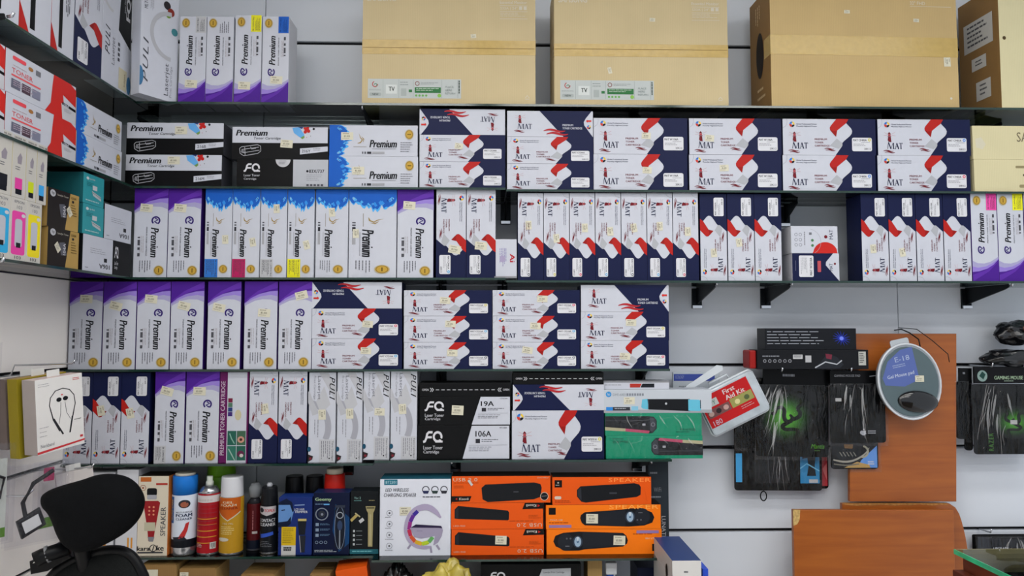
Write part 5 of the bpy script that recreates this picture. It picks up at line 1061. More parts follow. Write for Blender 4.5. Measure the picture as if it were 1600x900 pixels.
# ------------------------------------------------------------------ cabinet and goods below the last shelf
ZCAB = .36; XCAB = at(1115, 890, -.6).x
cab = thing('low_cabinet', 'low dark cabinet under the shelves carrying brown boxes', 'cabinet', (0, 0, 0)); DK = mat('#2a2624', .5)
link('body', box_me(XL + .003, XCAB, -.60, -.004, .06, ZCAB - .025, DK, .002), cab); link('worktop', box_me(XL + .003, XCAB + .01, -.62, -.004, ZCAB - .025, ZCAB, mat('#3a3431', .4), .002), cab); link('plinth', box_me(XL + .02, XCAB - .02, -.56, -.02, 0, .06, mat('#17181a', .6), 0), cab)
nd = 5
for i in range(nd):
    a = XL + .01 + (XCAB - XL - .02) * i / nd; b = XL + .01 + (XCAB - XL - .02) * (i + 1) / nd
    d_ = link('door', box_me(a + .003, b - .003, -.619, -.601, .075, ZCAB - .035, mat('#332d2a', .45), .002), cab); link('handle', tube_me([(b - .04, -.619, .20), (b - .04, -.64, .20), (b - .04, -.64, .28), (b - .04, -.619, .28)], .005, CHROME), d_)
def low(name, label, x0, x1, ytop, yf, d, cols, design=None, key='', turn=0, mats=None, cat='carton', group=None):
    a, b = at(x0, ytop, yf), at(x1, ytop, yf); w_ = b.x - a.x; h = a.z - ZCAB; ms = mats or [mat(c_, .42) for c_ in cols]
    o = link(name, carton_me(w_, h, d, *ms)); o.location = ((a.x + b.x) / 2, yf, ZCAB); o.rotation_euler = (0, 0, R(turn)); tag(o, label, cat, group)
    if design: link('printed_face', printed(key, design, w_, h), o)
    return o, w_, h
CB = cardboard('#8d6d40'); CBL = cardboard('#b08f58')
for x0, x1, yt, lab, st in ((219, 276, 883, 'brown cardboard box with white shipping label beneath the karaoke carton', 1), (280, 338, 889, 'brown cardboard box with small white tag beneath the red spray can', 2), (376, 429, 898, 'brown cardboard box beneath the contact cleaner can', 0), (484, 516, 897, 'brown cardboard box beneath the shaver carton', 0)):
    o, w_, h = low('brown_box', lab, x0, x1, yt, YF - .005, .135, None, mats=[CB, CBL, CB], group='brown boxes below the last shelf')
    f = link('top_flap', box_me(-w_/2 + .004, w_/2 - .004, .002, .066, h - .0002, h + .0016, CB, 0), o); f2 = link('top_flap', box_me(-w_/2 + .004, w_/2 - .004, .068, .132, h - .0002, h + .0016, CB, 0), o)
    if st == 1: sticker(o, w_, h, .26, .16, 0, 1, .06, .07)
    if st == 2: sticker(o, w_, h, .14, .07, 0, 2, .03, .02)
o, w_, h = low('orange_box', 'orange carton standing askew below the dark trimmer carton', 541, 590, 890, YF - .04, .12, (ORANGE, '#c24a10', ORANGE), turn=6); o.rotation_euler.y = R(-7); o.location.z += .007
sticker(o, w_, h, .55, .15, -30, 3, .03, .018)
def blob(name, label, cx, cz, cy, rx, ry, rz, m, seed, amp=.35, freq=2.2, cat='bag', sub=4):
    o = thing(name, label, cat, (cx, cy, cz - rz)); bm = bmesh.new(); bmesh.ops.create_icosphere(bm, subdivisions=sub, radius=1)
    for v in bm.verts:
        p = v.co.copy(); n1 = noise.noise(p * freq + Vector((seed, 0, 0))); n2 = abs(noise.noise(p * freq * 2.6 + Vector((0, seed, 0))))
        k = 1 + amp * n1 - amp * .8 * n2; v.co = Vector((p.x * rx * k, p.y * ry * k, max(-rz, p.z * rz * k) + rz))
    link('wrap', mesh_bm(bm, [m], True), o); return o
def bagmat(hexc, rough=.25): return mat(hexc, rough, var=.25, scale=14, bump=.5, spec=.6)
def onblob(name, label, x0, x1, ytop, y, m, seed, ry=.08):
    a, b = at(x0, ytop, y), at(x1, ytop, y); rz = (a.z - ZCAB) / 2; return blob(name, label, (a.x + b.x) / 2, ZCAB + rz, y, (b.x - a.x) / 2, ry, rz, m, seed, .22, 4.2, sub=5)
onblob('plastic_bag', 'crumpled black plastic bag between the orange carton and yellow bag', 592, 652, 880, YF + .02, bagmat('#1d1b1c'), 1.3)
onblob('plastic_bag', 'crumpled translucent yellow plastic bag below the white speaker carton', 646, 752, 879, YF - .11, bagmat('#a8983c', .3), 9.3)
def d_fqlow():
    c = Print(770, 700); c.rect(2, 2, 768, 698, BLACK); c.poly([(470, 40), (690, 34), (690, 120), (440, 120)], '#c4c6cc'); fqlogo(c, 60, 60, 130, 60, '#e8e9ee'); c.L = 2; c.text('LaserJet Print Cartridge', 480, 58, 640, 76, '#2a2b30', bold=.01); return c
o, w_, h = low('toner_carton', 'black carton with white logo and slanted grey panel under the orange cartons', 751, 908, 882, YF - .01, .13, (BLACK, BLACK, '#15161a'), d_fqlow, 'fqlow')
c = Print(200, 200); fqlogo(c, 90, 90, 30, 24, '#d9dae0'); tp = link('top_print', c.build(w_, .13), o); tp.rotation_euler = (R(-90), 0, 0); tp.location = (0, 0, h)
low('slim_box', 'slim tan carton below the end of the orange cartons', 918, 941, 874, YF + .02, .12, None, mats=[CBL, CBL, CBL], cat='carton')
a = at(953, 878, YF + .03); o = thing('spray_bottle', 'blue and white spray bottle beside the slim tan carton', 'bottle', (a.x, YF + .03, ZCAB)); hh = a.z - ZCAB
link('body', lathe_me([(.03, 0, 0), (.032, .01, 0), (.032, hh * .6, 0), (.014, hh * .8, 0), (.013, hh * .86, 0)], [mat('#1f4fae', .35)]), o); link('spray_head', box_me(-.016, .024, -.012, .012, hh * .86, hh, mat('#d5d8dc', .35), .004), o); link('trigger', box_me(.012, .018, -.006, .006, hh * .74, hh * .86, mat('#d5d8dc', .35), .001), o)
def d_nv():
    c = Print(200, 360); c.lines(24, 46, 180, 90, 4, '#6d6e76', .3); c.lines(80, 30, 110, 36, 1, '#44454c'); c.disc(2, 40, 1, INK); return c
o, w_, h = low('paper_box', 'white carton with navy lid standing past the end of the shelf', 1050, 1096, 876, -.56, .28, ('#c9c8c6', '#b4b3b1', '#2b3f72'), d_nv, 'nv')
c = Print(100, 100); c.disc(75, 14, 6, '#1a1712', ry=6); s = link('side_hole', c.build(.26, h), o); s.rotation_euler = (0, 0, R(-90)); s.location = (-w_ / 2 - .0003, .14, 0)
low('paper_box', 'small bright blue carton beside the white carton with navy lid', 1097.5, 1107, 889, -.53, .1, ('#2f4fc0', '#2440a8', '#2f4fc0'))
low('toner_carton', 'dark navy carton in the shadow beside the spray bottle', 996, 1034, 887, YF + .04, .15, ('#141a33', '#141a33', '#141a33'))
pp = at(1050, 862, YF - .03); blob('plastic_bag', 'small crumpled clear plastic wrap at the end of the spray can shelf', at(1041, 855, YF - .03).x, Z['F'] + .022, YF - .035, .024, .02, .022, mat('#b9bcc0', .12, var=.3, scale=40, bump=.5, spec=.8), 7.7, sub=3)
# ------------------------------------------------------------------ right side : boards, boxes and bags on wall hooks
WOOD, CHIP = wood_mat(), mat('#b79a62', .8, var=.3, scale=80)
def board(label, pts, yf, th, zbase, tilt=0, chip=None):
    P_ = [at(x, y, yf) for x, y in pts]; cx = sum(p.x for p in P_) / len(P_)
    zmin = min(p.z for p in P_); zb = zmin if zbase is None else zbase
    out = [(p.x - cx, p.z - zb) for p in P_]
    if zbase is not None:
        out = [(x, (0 if i in (len(out) - 1, len(out) - 2) else z)) for i, (x, z) in enumerate(out)]
    o = tag(link('wood_board', prism_me(out, 0, th, WOOD, .0012)), label, 'board', 'cherry laminate boards'); o.location = (cx, yf, zb); o.rotation_euler = (R(tilt), 0, 0)
    return o, cx, zb
CURVE = [(1493, 793), (1499, 803), (1503, 815), (1506, 827), (1509, 840), (1512, 858), (1515, 900)]
b2, cx2, _ = board('curved-edge wooden board standing behind the front wooden board', [(1316, 787), (1484, 787)] + CURVE[0:] + [(1316, 900)], -.10, .02, 0)
b3, cx3, _ = board('wide wooden board with chipped corner leaning in front on the floor', [(1239.5, 797), (1490, 797), (1490, 900), (1241, 900)], -.16, .02, 0)
q0, q1 = at(1318, 787, -.10), at(1480, 787, -.10); link('raw_edge', prism_me([(q0.x - cx2, q0.z + .0004)] + [(q0.x - cx2 + (q1.x - q0.x) * i / 14, q0.z - .004 - .006 * (i * 7 % 5) / 5) for i in range(15)] + [(q1.x - cx2, q1.z + .0004)], -.0008, .018, mat('#a5713c', .8, var=.3, scale=90)), b2)
p0 = at(1239.5, 797, -.16); k_ = 1 / 1155.6 * 2.8
link('chipped_edge', prism_me([(p0.x - cx3 - .0006, p0.z + .0006), (p0.x - cx3 + .026, p0.z + .0006), (p0.x - cx3 + .023, p0.z - .035), (p0.x - cx3 + .014, p0.z - .052), (p0.x - cx3 - .0006, p0.z - .058)], -.0009, .004, CHIP), b3)
topz = at(1400, 787, -.10).z
P1 = [at(x, y, -.098) for x, y in ((1328, 521.5), (1494.5, 521.5), (1494.5, 784), (1328, 784))]
o = tag(link('wood_board', prism_me([(p.x - P1[0].x, p.z - P1[3].z) for p in P1], 0, .018, WOOD, .0012)), 'upright rectangular wooden board on the wall behind the round mouse pad', 'board', 'cherry laminate boards')
o.location = (P1[0].x, -.098, max(topz, P1[3].z) + .0005)
def hookpin(px, py, y1, label, drop=0):
    a = at(px, py, y1); z0 = min(ZG, key=lambda v: abs(v - a.z)); return hook([(a.x, .014, z0), (a.x, -.01, z0), (a.x, y1, a.z - .002), (a.x, y1 - .006, a.z + .012)], label)
YH = -.17
def hangbox(label, rect, yf, cols, design, key, d=.09, zb=None, roll=0):
    x0, y0, x1, y1 = rect; a, b, t = at(x0, y1, yf), at(x1, y1, yf), at(x0, y0, yf); h = t.z - a.z; w_ = b.x - a.x; zb = a.z if zb is None else zb
    o = link('gaming_box', carton_me(w_, h, d, *[mat(c_, .35) for c_ in cols])); o.location = ((a.x + b.x) / 2, yf, zb); o.rotation_euler = (0, R(roll), 0); tag(o, label, 'box', 'black boxes lying on the wall hooks'); link('printed_face', printed(key, design, w_, h), o); return o, zb + h
def d_gb1():
    c = Print(395, 95); c.lines(8, 14, 265, 80, 5, '#b4b9c4', .22)
    for a in range(0, 360, 24): c.L = 1 + a / 360; c.line([(330, 45), (330 + 38 * math.cos(R(a)), 45 + 32 * math.sin(R(a + 11)))], [5, 1], '#2436a8')
    c.L = 3; c.disc(330, 45, 9, '#6d7fe0', n=10); return c
def d_gb2():
    c = Print(490, 80); c.rect(1, 1, 489, 79, '#15161a'); c.lines(24, 24, 110, 32, 1, '#8d9098', .6)
    for i in range(6): c.arc(34 + i * 22, 46, 6, 3, '#9a9ca4', n=8)
    c.rect(158, 20, 200, 38, '#d5d6d8'); c.rect(212, 24, 238, 52, '#c4c5c8'); c.poly([(250, 78), (280, 50), (310, 14), (350, 30), (380, 60), (360, 78)], '#23262c'); c.L = 2; c.line([(254, 74), (300, 50), (350, 60), (372, 44)], 5, '#c4c9d0'); c.poly([(300, 16), (330, 20), (326, 40), (304, 36)], '#6d2a3a'); c.rect(446, 8, 478, 64, '#c9cac4'); c.L = 3; c.lines(450, 14, 474, 58, 6, INK, .4); c.lines(162, 24, 196, 34, 2, '#4a4b50', .4); return c
o, zt = hangbox('long black box with red end resting on the hooks above the mouse pad packets', (1183, 546.5, 1357.5, 577), YH, ('#15161a', '#15161a', '#1d1f24'), d_gb2, 'gb2')
w2 = at(1357.5, 577, YH).x - at(1183, 577, YH).x
link('red_end', box_me(-w2 / 2 - .026, -w2 / 2 - .0006, .004, .086, .002, at(1183, 546.5, YH).z - at(1183, 577, YH).z - .002, mat('#8f1c1a', .4), .006), o)
hangbox('black box with blue burst print on top of the red-ended box', (1196, 512.5, 1338.5, 546), YH + .01, ('#17191e', '#101216', '#17191e'), d_gb1, 'gb1', zb=zt)
for i, px in enumerate((1222, 1330)): hookpin(px, 579.5, YH - .01, ('wall hook under the red-ended box above the snake mouse pad', 'wall hook under the red-ended box above the plain black mouse pad')[i])
PADB = mat('#060708', .7, var=.2, scale=80, bump=.2, spec=.06)
def snake(c, sx, sy, k, col, flip=1):
    T = lambda pts: [(sx + flip * x * k, sy + y * k) for x, y in pts]
    W_ = lambda ws: [v * k * 1.45 for v in ws]
    c.curve(T([(0, 4), (14, 0), (28, -8), (30, -22), (20, -34), (30, -47), (46, -50), (52, -54), (62, -50)]), W_([8, 9, 9, 8, 8, 8, 8, 9, 2]), col)
    c.curve(T([(6, 8), (-14, 10), (-20, -8), (-16, -28), (-28, -40), (-42, -32), (-46, -18), (-52, -14), (-56, -22)]), W_([8, 9, 9, 8, 8, 7, 7, 8, 2]), col)
    c.curve(T([(-2, -14), (10, 0), (-8, 14), (-26, 24), (-16, 37), (8, 34), (26, 38), (18, 54), (16, 62), (8, 72)]), W_([5, 8, 9, 9, 8, 8, 8, 7, 9, 2]), col)
def d_pad1():
    c = Print(300, 330)
    for i in range(14):
        t = i / 13; c.disc(122, 150, 116 - i * 7.4, '#%02x%02x%02x' % (round(8 + 84 * t ** 1.4), round(10 + 165 * t ** 1.2), round(8 + 40 * t)), ry=122 - i * 7.6)
    c.L = 3; snake(c, 140, 155, 1.4, '#0c120a'); c.text('Mantis', 226, 270, 282, 290, '#4f8f2a', shear=.3); c.lines(240, 298, 276, 304, 1, '#3f6f2a'); return c
def d_pad2():
    c = Print(260, 290); x, y = 152, 240; c.disc(x - 6, y, 10, '#b9bcc0', n=12); c.disc(x + 6, y, 10, '#b9bcc0', n=12); c.L = 2; c.disc(x, y + 3, 11, '#b9bcc0', n=12); c.disc(x + 3, y - 15, 4, '#b9bcc0', n=8); c.L = 3; c.disc(x + 17, y - 1, 6, '#0b0c0e', n=8); c.L = 2; c.lines(174, 230, 230, 250, 2, '#b9bcc0', .45); c.rect(24, 70, 52, 86, '#c9c9c6'); return c
def d_pic1():
    c = Print(400, 330); c.rect(300, 130, 388, 300, '#2f7fae'); c.rect(6, 180, 34, 296, '#3f9fd6'); c.L = 2; c.disc(350, 185, 14, '#10161c', n=10); c.poly([(330, 180), (372, 180), (366, 230), (372, 270), (330, 270), (338, 230)], '#10161c'); c.line([(310, 196), (384, 184)], 9, '#10161c'); c.rect(340, 284, 380, 298, '#c9cac8'); c.poly([(240, 120), (290, 118), (288, 160), (244, 156)], '#8a5f4a'); c.line([(300, 240), (330, 220), (388, 250)], 5, '#6fb4d4'); c.rect(90, 150, 250, 300, '#17181b'); c.L = 3; c.line([(150, 170), (160, 300)], 4, '#3a3b40'); return c
def d_pic2():
    c = Print(220, 220); c.rect(4, 100, 214, 214, '#17191d'); c.poly([(120, 214), (140, 178), (214, 110), (214, 214)], '#5f8fd0'); c.poly([(60, 214), (120, 186), (176, 200), (182, 214)], '#b08f52'); c.poly([(60, 104), (104, 104), (100, 124), (64, 122)], '#7d5f3a')
    c.curve([(10, 176), (60, 188), (110, 180), (160, 150), (178, 120)], [6, 10, 9, 7, 3], '#9a978a'); c.arc(146, 138, 26, 9, '#b4b19a', -80, 100, 12); c.curve([(12, 196), (70, 204), (130, 196)], 6, '#6d6a5f')
    for i in range(5): c.line([(40 + i * 16, 140), (52 + i * 16, 160)], 4, '#7d7b72')
    c.lines(170, 184, 204, 204, 2, '#e3e4e6', .5); return c
def d_red():
    c = Print(220, 260); c.rect(196, 60, 216, 250, '#a8323a'); c.poly([(198, 90), (214, 70), (214, 140)], '#d9c9c4'); c.poly([(198, 190), (214, 170), (214, 230)], '#c96a6a'); return c
def padbag(label, rect, yf, design, key, header=None, hrect=None, roll=0, sleeve=True, th=.006, group='mouse pads in clear bags', r=.012, fold=None, name='mouse_pad_packet'):
    x0, y0, x1, y1 = rect; a, b, t = at(x0, y1, yf), at(x1, y1, yf), at(x0, y0, yf); w_, h = b.x - a.x, t.z - a.z
    o = thing(name, label, 'mouse pad', ((a.x + b.x) / 2, yf, a.z), (0, R(roll), 0), group)
    pad = link('mouse_pad', prism_me(rrect(-w_ / 2, 0, w_ / 2, h, r), 0, th, PADB, .001), o)
    if design: link('printed_face', printed(key, design, w_, h), pad)
    if header:
        hx0, hy0, hx1, hy1 = hrect; p, q, s = at(hx0, hy1, yf), at(hx1, hy1, yf), at(hx0, hy0, yf); hw, hh = q.x - p.x, s.z - p.z
        hd = link('header_card', box_me(-hw / 2, hw / 2, -.001, .006, 0, hh, mat('#08090b', .3), .001), o); hd.location = ((p.x + q.x) / 2 - o.location.x, 0, p.z - a.z)
        hp = link('header_print', header().build(hw, hh), hd); hp.location = (0, -.001, 0); top = p.z - a.z
    else: top = h
    if fold:
        rg = random.Random(int(x0)); runs = []
        for _ in range(fold[0]):
            xs_ = rg.uniform(*fold[1]); zt_ = top * rg.choice((rg.uniform(.9, 1), rg.uniform(.4, .9))); runs.append(((w_ * xs_ * .8, zt_), (w_ * (xs_ * 1.1 + rg.uniform(-.05, .07)), max(0, zt_ - top * rg.uniform(.15, .7)))))
        crease_highlights(o, runs + [((-w_ * .52, top * .99), (w_ * .52, top * .985))], -.0125, .0017, int(x0))
    if sleeve: crinkle(o, w_ + .016, top + .014, .004, 'plastic_sleeve', 24, 26, .007, seed=x0 * .37, z0=-.012)
    return o
def hd1():
    c = Print(280, 65); c.lines(80, 20, 140, 36, 1, '#8d9098', .6); return c
def hd2():
    c = Print(240, 60); c.text('GAMING MOUSE PAD', 18, 18, 130, 28, '#9a9ca4', bold=.02, shear=.2); c.line([(170, 26), (215, 20)], 4, '#7d8088'); return c
def hd3():
    c = Print(290, 65); c.rect(1, 1, 289, 64, '#0c0d10'); c.disc(36, 36, 22, '#8fa9a4'); c.text('GAMING MOUSE PAD', 88, 36, 250, 50, '#a9c4a4', bold=.03); c.L = 2; c.poly([(22, 36), (36, 18), (50, 30), (40, 50)], '#1f3f3a'); c.lines(130, 54, 180, 60, 1, '#7d8f7d'); return c
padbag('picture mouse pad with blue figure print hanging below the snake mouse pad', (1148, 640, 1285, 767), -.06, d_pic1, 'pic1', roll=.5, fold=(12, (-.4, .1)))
padbag('spare picture mouse pad with red edge behind the blue figure one', (1200, 650, 1295, 764), -.035, d_red, 'padred', sleeve=False)
padbag('picture mouse pad with shoe print hanging below the plain black mouse pad', (1299, 660, 1373, 733), -.108, d_pic2, 'pic2')
padbag('black mouse pad packet tucked behind the snake mouse pad', (1150, 590, 1200, 700), -.085, None, '', roll=1)
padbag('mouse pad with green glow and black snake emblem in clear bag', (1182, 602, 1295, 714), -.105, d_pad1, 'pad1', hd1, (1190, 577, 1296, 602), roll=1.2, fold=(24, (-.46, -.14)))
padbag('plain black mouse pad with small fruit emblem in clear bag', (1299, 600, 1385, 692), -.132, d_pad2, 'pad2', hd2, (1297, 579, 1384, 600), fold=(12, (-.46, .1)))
g = at(1193, 775, -.075); o = tag(link('hanging_loop', tube_me([(g.x + .012 * math.sin(R(t)), -.075, g.z + .0 + .018 * math.cos(R(t))) for t in range(0, 360, 24)], .0025, mat('#15161a', .4), 8, True)), 'small black oval loop hanging below the picture mouse pad', 'loop')
link('cord', tube_me([(g.x, -.075, g.z + .018), (g.x + .002, -.075, g.z + .032)], .0014, mat('#15161a', .4)), o)
# right hand packets
def d_pad3():
    c = Print(300, 400)
    for i in range(12):
        t = i / 11; c.disc(190, 220, 108 - i * 7.4, '#%02x%02x%02x' % (round(8 + 60 * t ** 1.4), round(10 + 130 * t ** 1.2), round(8 + 24 * t)), ry=96 - i * 6.6)
    c.L = 3; snake(c, 185, 215, 1.3, '#0f160c', -1); c.text('RAZER', 66, 280, 88, 380, '#3f6f2a', turn=3, bold=.02, space=1.2); c.L = 10; c.rect(168, 206, 200, 230, '#c9c9c4'); return c
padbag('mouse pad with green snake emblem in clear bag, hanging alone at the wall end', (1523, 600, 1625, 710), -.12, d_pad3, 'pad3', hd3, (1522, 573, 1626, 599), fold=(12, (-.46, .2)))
padbag('folded dark mouse pad packet beside the hanging snake mouse pad', (1495, 596, 1514, 686), -.10, None, '', hd1, (1496, 575, 1516, 596), roll=1.5)
padbag('slim dark packet between folded packet and hanging snake mouse pad', (1508, 590, 1521, 704), -.07, None, '', roll=1)
for i, (px, lab) in enumerate(((1550, 'wall hook holding the lone snake mouse pad'), (1600, 'wall hook under the black wrapped bundles'))): hookpin(px, 572, -.14, lab)
FILMB = bagmat('#121316', .18)
def rblob(label, x0, x1, y0, y1, y, seed, ry=.06, m=None, z=None):
    a, b = at(x0, y0, y), at(x1, y1, y); rz = (a.z - b.z) / 2; return blob('wrapped_bundle', label, (a.x + b.x) / 2, b.z + rz, y, (b.x - a.x) / 2, ry, rz, m or FILMB, seed, .25, 1.8, 'bundle')
rblob('flat black plastic wrapped bundle resting on the wall hook', 1534, 1625, 545, 574, -.10, 2.2)
rb = rblob('upper black plastic wrapped bundle with orange patch', 1552, 1632, 500, 540, -.09, 5.6)
pc = Print(60, 60); pc.poly([(4, 10), (50, 4), (56, 50), (10, 56)], '#b0603a'); s = link('orange_patch', pc.build(.04, .05), rb); s.location = (-.005, -.058, .032)
def d_low():
    c = Print(290, 150); c.rect(4, 4, 56, 146, '#2a2d33'); c.poly([(60, 8), (286, 20), (286, 60), (60, 44)], '#1b1d22'); c.text('UPGRADE', 66, 48, 128, 60, '#c4c9d0', bold=.03); c.lines(90, 70, 150, 84, 1, '#c9cac6', .8); return c
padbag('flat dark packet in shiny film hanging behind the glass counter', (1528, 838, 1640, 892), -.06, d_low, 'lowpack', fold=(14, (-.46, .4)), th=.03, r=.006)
hookpin(1548, 831, -.075, 'wall hook above the flat dark packet behind the glass counter')
# round gel mouse pad in its tray
cp = at(1421, 596, -.18); sc = 2.795 / 1155.6; rx_, rz_ = 49 * sc, 59 * sc
el = lambda k, n=40: [(rx_ * k * math.cos(2 * math.pi * i / n), rz_ * k * math.sin(2 * math.pi * i / n)) for i in range(n)]
o = thing('gel_mouse_pad', 'round gel mouse pad in clear blister tray hanging on the wooden board', 'mouse pad', (cp.x, -.18, cp.z), (0, R(-12), 0))
link('tray', prism_me(el(1), 0, .022, mat('#8d949c', .15, spec=.7), .004), o); link('tray_rim', tube_me([(x, 0, z) for x, z in el(1.0)], .004, mat('#c4c9cf', .12, spec=.8), 8, True), o)
link('pad_surface', prism_me(el(.93), -.003, 0, mat('#4f5f64', .2, coat=.5), .001), o)
c = Print(100, 120); c.poly([(8, 46), (22, 22), (46, 8), (66, 7), (66, 60), (40, 66), (10, 58)], '#55659f'); c.L = 2; c.text('E-18', 34, 18, 58, 26, '#b9c9e6'); c.text('Gel Mouse pad', 16, 44, 60, 51, '#d2dcf0', bold=.02); c.lines(28, 30, 58, 36, 2, '#a9b9dc', .4)
cpn = link('card', c.build(2 * rx_, 2 * rz_), o); cpn.location = (0, -.003, -rz_)
bm = bmesh.new(); bmesh.ops.create_uvsphere(bm, u_segments=24, v_segments=12, radius=1)
for v in bm.verts: v.co = Vector((v.co.x * rx_ * .66, v.co.y * .018 if v.co.y < 0 else 0, v.co.z * rz_ * .29))
me = mesh_bm(bm, [mat('#0c0d10', .1, coat=1)], True); g = link('wrist_rest', me, o); g.location = (rx_ * .1, -.004, -rz_ * .56); g.rotation_euler = (0, R(16), 0)
link('hang_tab', prism_me(rrect(-.036, rz_ * .95, .036, rz_ * .95 + .028, .008), .004, .008, mat('#aab0b6', .15, spec=.7)), o)
st_ = sticker(o, 2 * rx_, 2 * rz_, .66, .49, 12, 1, .034, .024); st_.location.z -= rz_; st_.location.y = -.0035
hk = at(1404, 516, -.03)
BLKW = mat('#141518', .4)
tag(link('display_hook', tube_me([(hk.x, -.0005, hk.z), (hk.x, -.05, hk.z + .004), (hk.x + .004, -.10, hk.z - .01), (hk.x + .006, -.158, hk.z - .035), (hk.x + .006, -.167, hk.z - .062)], .0025, BLKW)), 'thin black wire carrying the round mouse pad', 'hook')
tag(link('wire_tail', tube_me([(hk.x + .001, -.03, hk.z + .01), (hk.x + .025, -.115, hk.z + .004), (hk.x + .07, -.14, hk.z - .04), (hk.x + .092, -.2, hk.z - .09), (hk.x + .094, -.204, hk.z - .12)], .0016, BLKW)), 'curved loose black wire over the round mouse pad', 'wire')

# first aid kit and blister pack on the end of the shelf
ca = at(1142, 629, -.135); sc = 2.82 / 1155.6
o = thing('first_aid_kit', 'clear plastic first aid case with red label hanging tilted', 'first aid kit', (ca.x, -.134, ca.z), (0, R(-26), 0))
W2, H2 = 49 * sc, 34 * sc; CASE = mat('#a9b2ba', .15, var=.12, scale=25, spec=.7, coat=.4)
link('case', prism_me(rrect(-W2, -H2, W2, H2, .016), -.03, .012, CASE, .006), o); link('rim', tube_me([(x, -.012, z) for x, z in rrect(-W2 - .002, -H2 - .002, W2 + .002, H2 + .002, .018)], .0045, mat('#c4cad0', .15, spec=.7), 8, True), o)
c = Print(100, 76); c.rect(0, 2, 92, 64, '#b01c1f'); c.L = 2; c.rect(4, 12, 30, 26, '#c9cfcc'); c.text('First', 44, 6, 66, 15, '#e6dcdc', bold=.03); c.text('Aid Kit', 44, 18, 80, 27, '#e6dcdc', bold=.03); c.rect(4, 30, 46, 46, '#6d4a4a'); c.rect(48, 28, 90, 46, '#8f8f52'); c.text('180', 6, 52, 22, 62, '#d9c9dc'); c.lines(62, 50, 88, 58, 2, '#d9b4b4', .3); c.L = 3; c.text('APY', 8, 15, 26, 23, '#3f6f66')
for x, k in ((10, '#c9a9a0'), (24, '#2f2426'), (38, '#b4908a'), (60, '#c9c08a'), (78, '#4f5a3a')): c.disc(x, 38, 5, k, n=8)
lb = link('red_label', c.build(2 * W2 * .92, 2 * H2 * .9), o); lb.location = (-W2 * .04, -.0302, -H2 * .9)
hd = link('handle', tube_me([(-.05, -.01, H2), (-.045, -.01, H2 + .022), (.03, -.01, H2 + .022), (.035, -.01, H2)], .005, mat('#b9c0c6', .2, spec=.7)), o)
zt_ = zb2
a, b, t = at(1051, 609, -.06), at(1125, 609, -.06), at(1051, 581, -.06)
def d_bl():
    c = Print(370, 170); c.rect(10, 10, 330, 40, '#3f4f9a'); c.rect(20, 95, 200, 170, '#27387f'); c.L = 2; c.text('ECOLOGY', 24, 16, 90, 30, '#a9b4d9'); c.text('CHIAVE', 48, 62, 106, 78, '#1d1e24', bold=.02); c.lines(34, 104, 180, 150, 5, '#3f55a9', .4)
    for i in range(3): c.poly([(172 + i * 32, 82), (178 + i * 32, 66), (184 + i * 32, 82)], '#1d1e24')
    return c
hh = t.z - a.z + .08; o = thing('blister_pack', 'white and blue blister pack behind the first aid case', 'packet', ((a.x + b.x) / 2, -.06, a.z - .08)); ww = b.x - a.x
link('card', box_me(-ww / 2, ww / 2, 0, .012, 0, hh, mat('#b4bcc4', .25, coat=.3), .004), o); link('printed_face', d_bl().build(ww, hh), o)
sa = at(1095, 590, -.16); tag(link('strap', prism_me([(sa.x - .075, sa.z - .045), (sa.x - .068, sa.z - .062), (sa.x + .085, sa.z + .028), (sa.x + .082, sa.z + .045), (sa.x + .06, sa.z + .047)], -.163, -.16, mat('#c2c8ce', .3), .001)), 'narrow translucent plastic strap lying over the blister pack', 'strap')
hk = at(1100, 699, -.02); tag(link('cable', tube_me([(at(1098, 698, -.03).x, -.03, hk.z), (at(1125, 699, -.03).x, -.03, hk.z), (at(1150, 700, -.03).x, -.03, hk.z)], [.003, .004, .006], BLKW)), 'black plug lead running from shelf end to the mouse pads', 'cable')

# ------------------------------------------------------------------ glass counter corner
ZT = 1.02; q = atz(1490, 858, ZT); cx0, cy0 = q.x, q.y; CW, CL = .95, 1.5
o = thing('display_counter', 'glass-topped wooden display counter with green glass edge', 'counter', (cx0, cy0, 0))
GRN = glass_mat('counter_glass', (.94, .97, .95)); GE = mat('#2f9a6d', .1, var=.25, scale=18, spec=.7)
link('glass_top', box_me(.0025, CW, -CL, -.0025, ZT - .010, ZT, GRN, 0), o); link('glass_edge', box_me(0, .0024, -CL, 0, ZT - .010, ZT, GE, 0), o); link('glass_edge', box_me(.0025, CW, -.0024, 0, ZT - .010, ZT, mat('#8a8062', .2), 0), o)
link('side_panel', box_me(.012, .03, -CL + .01, -.012, 0, ZT - .011, mat('#5a2a1a', .35, var=.2, scale=10), .001), o); link('back_panel', box_me(.03, CW - .01, -.03, -.012, 0, ZT - .011, mat('#b8a585', .4, var=.12, scale=8), .001), o); link('end_panel', box_me(CW - .03, CW - .01, -CL + .01, -.03, 0, ZT - .011, mat('#5a2a1a', .35, var=.2, scale=10), .001), o)
link('inner_shelf', box_me(.03, CW - .03, -CL + .02, -.03, ZT - .22, ZT - .2, mat('#a8937a', .4, var=.15, scale=8), .001), o); link('front_glass', box_me(.03, CW - .03, -CL + .004, -CL + .01, .3, ZT - .011, GRN, 0), o)
link('corner_block', box_me(-.012, .012, -.055, -.012, ZT - .075, ZT - .04, mat('#4a2114', .4), .002), o)

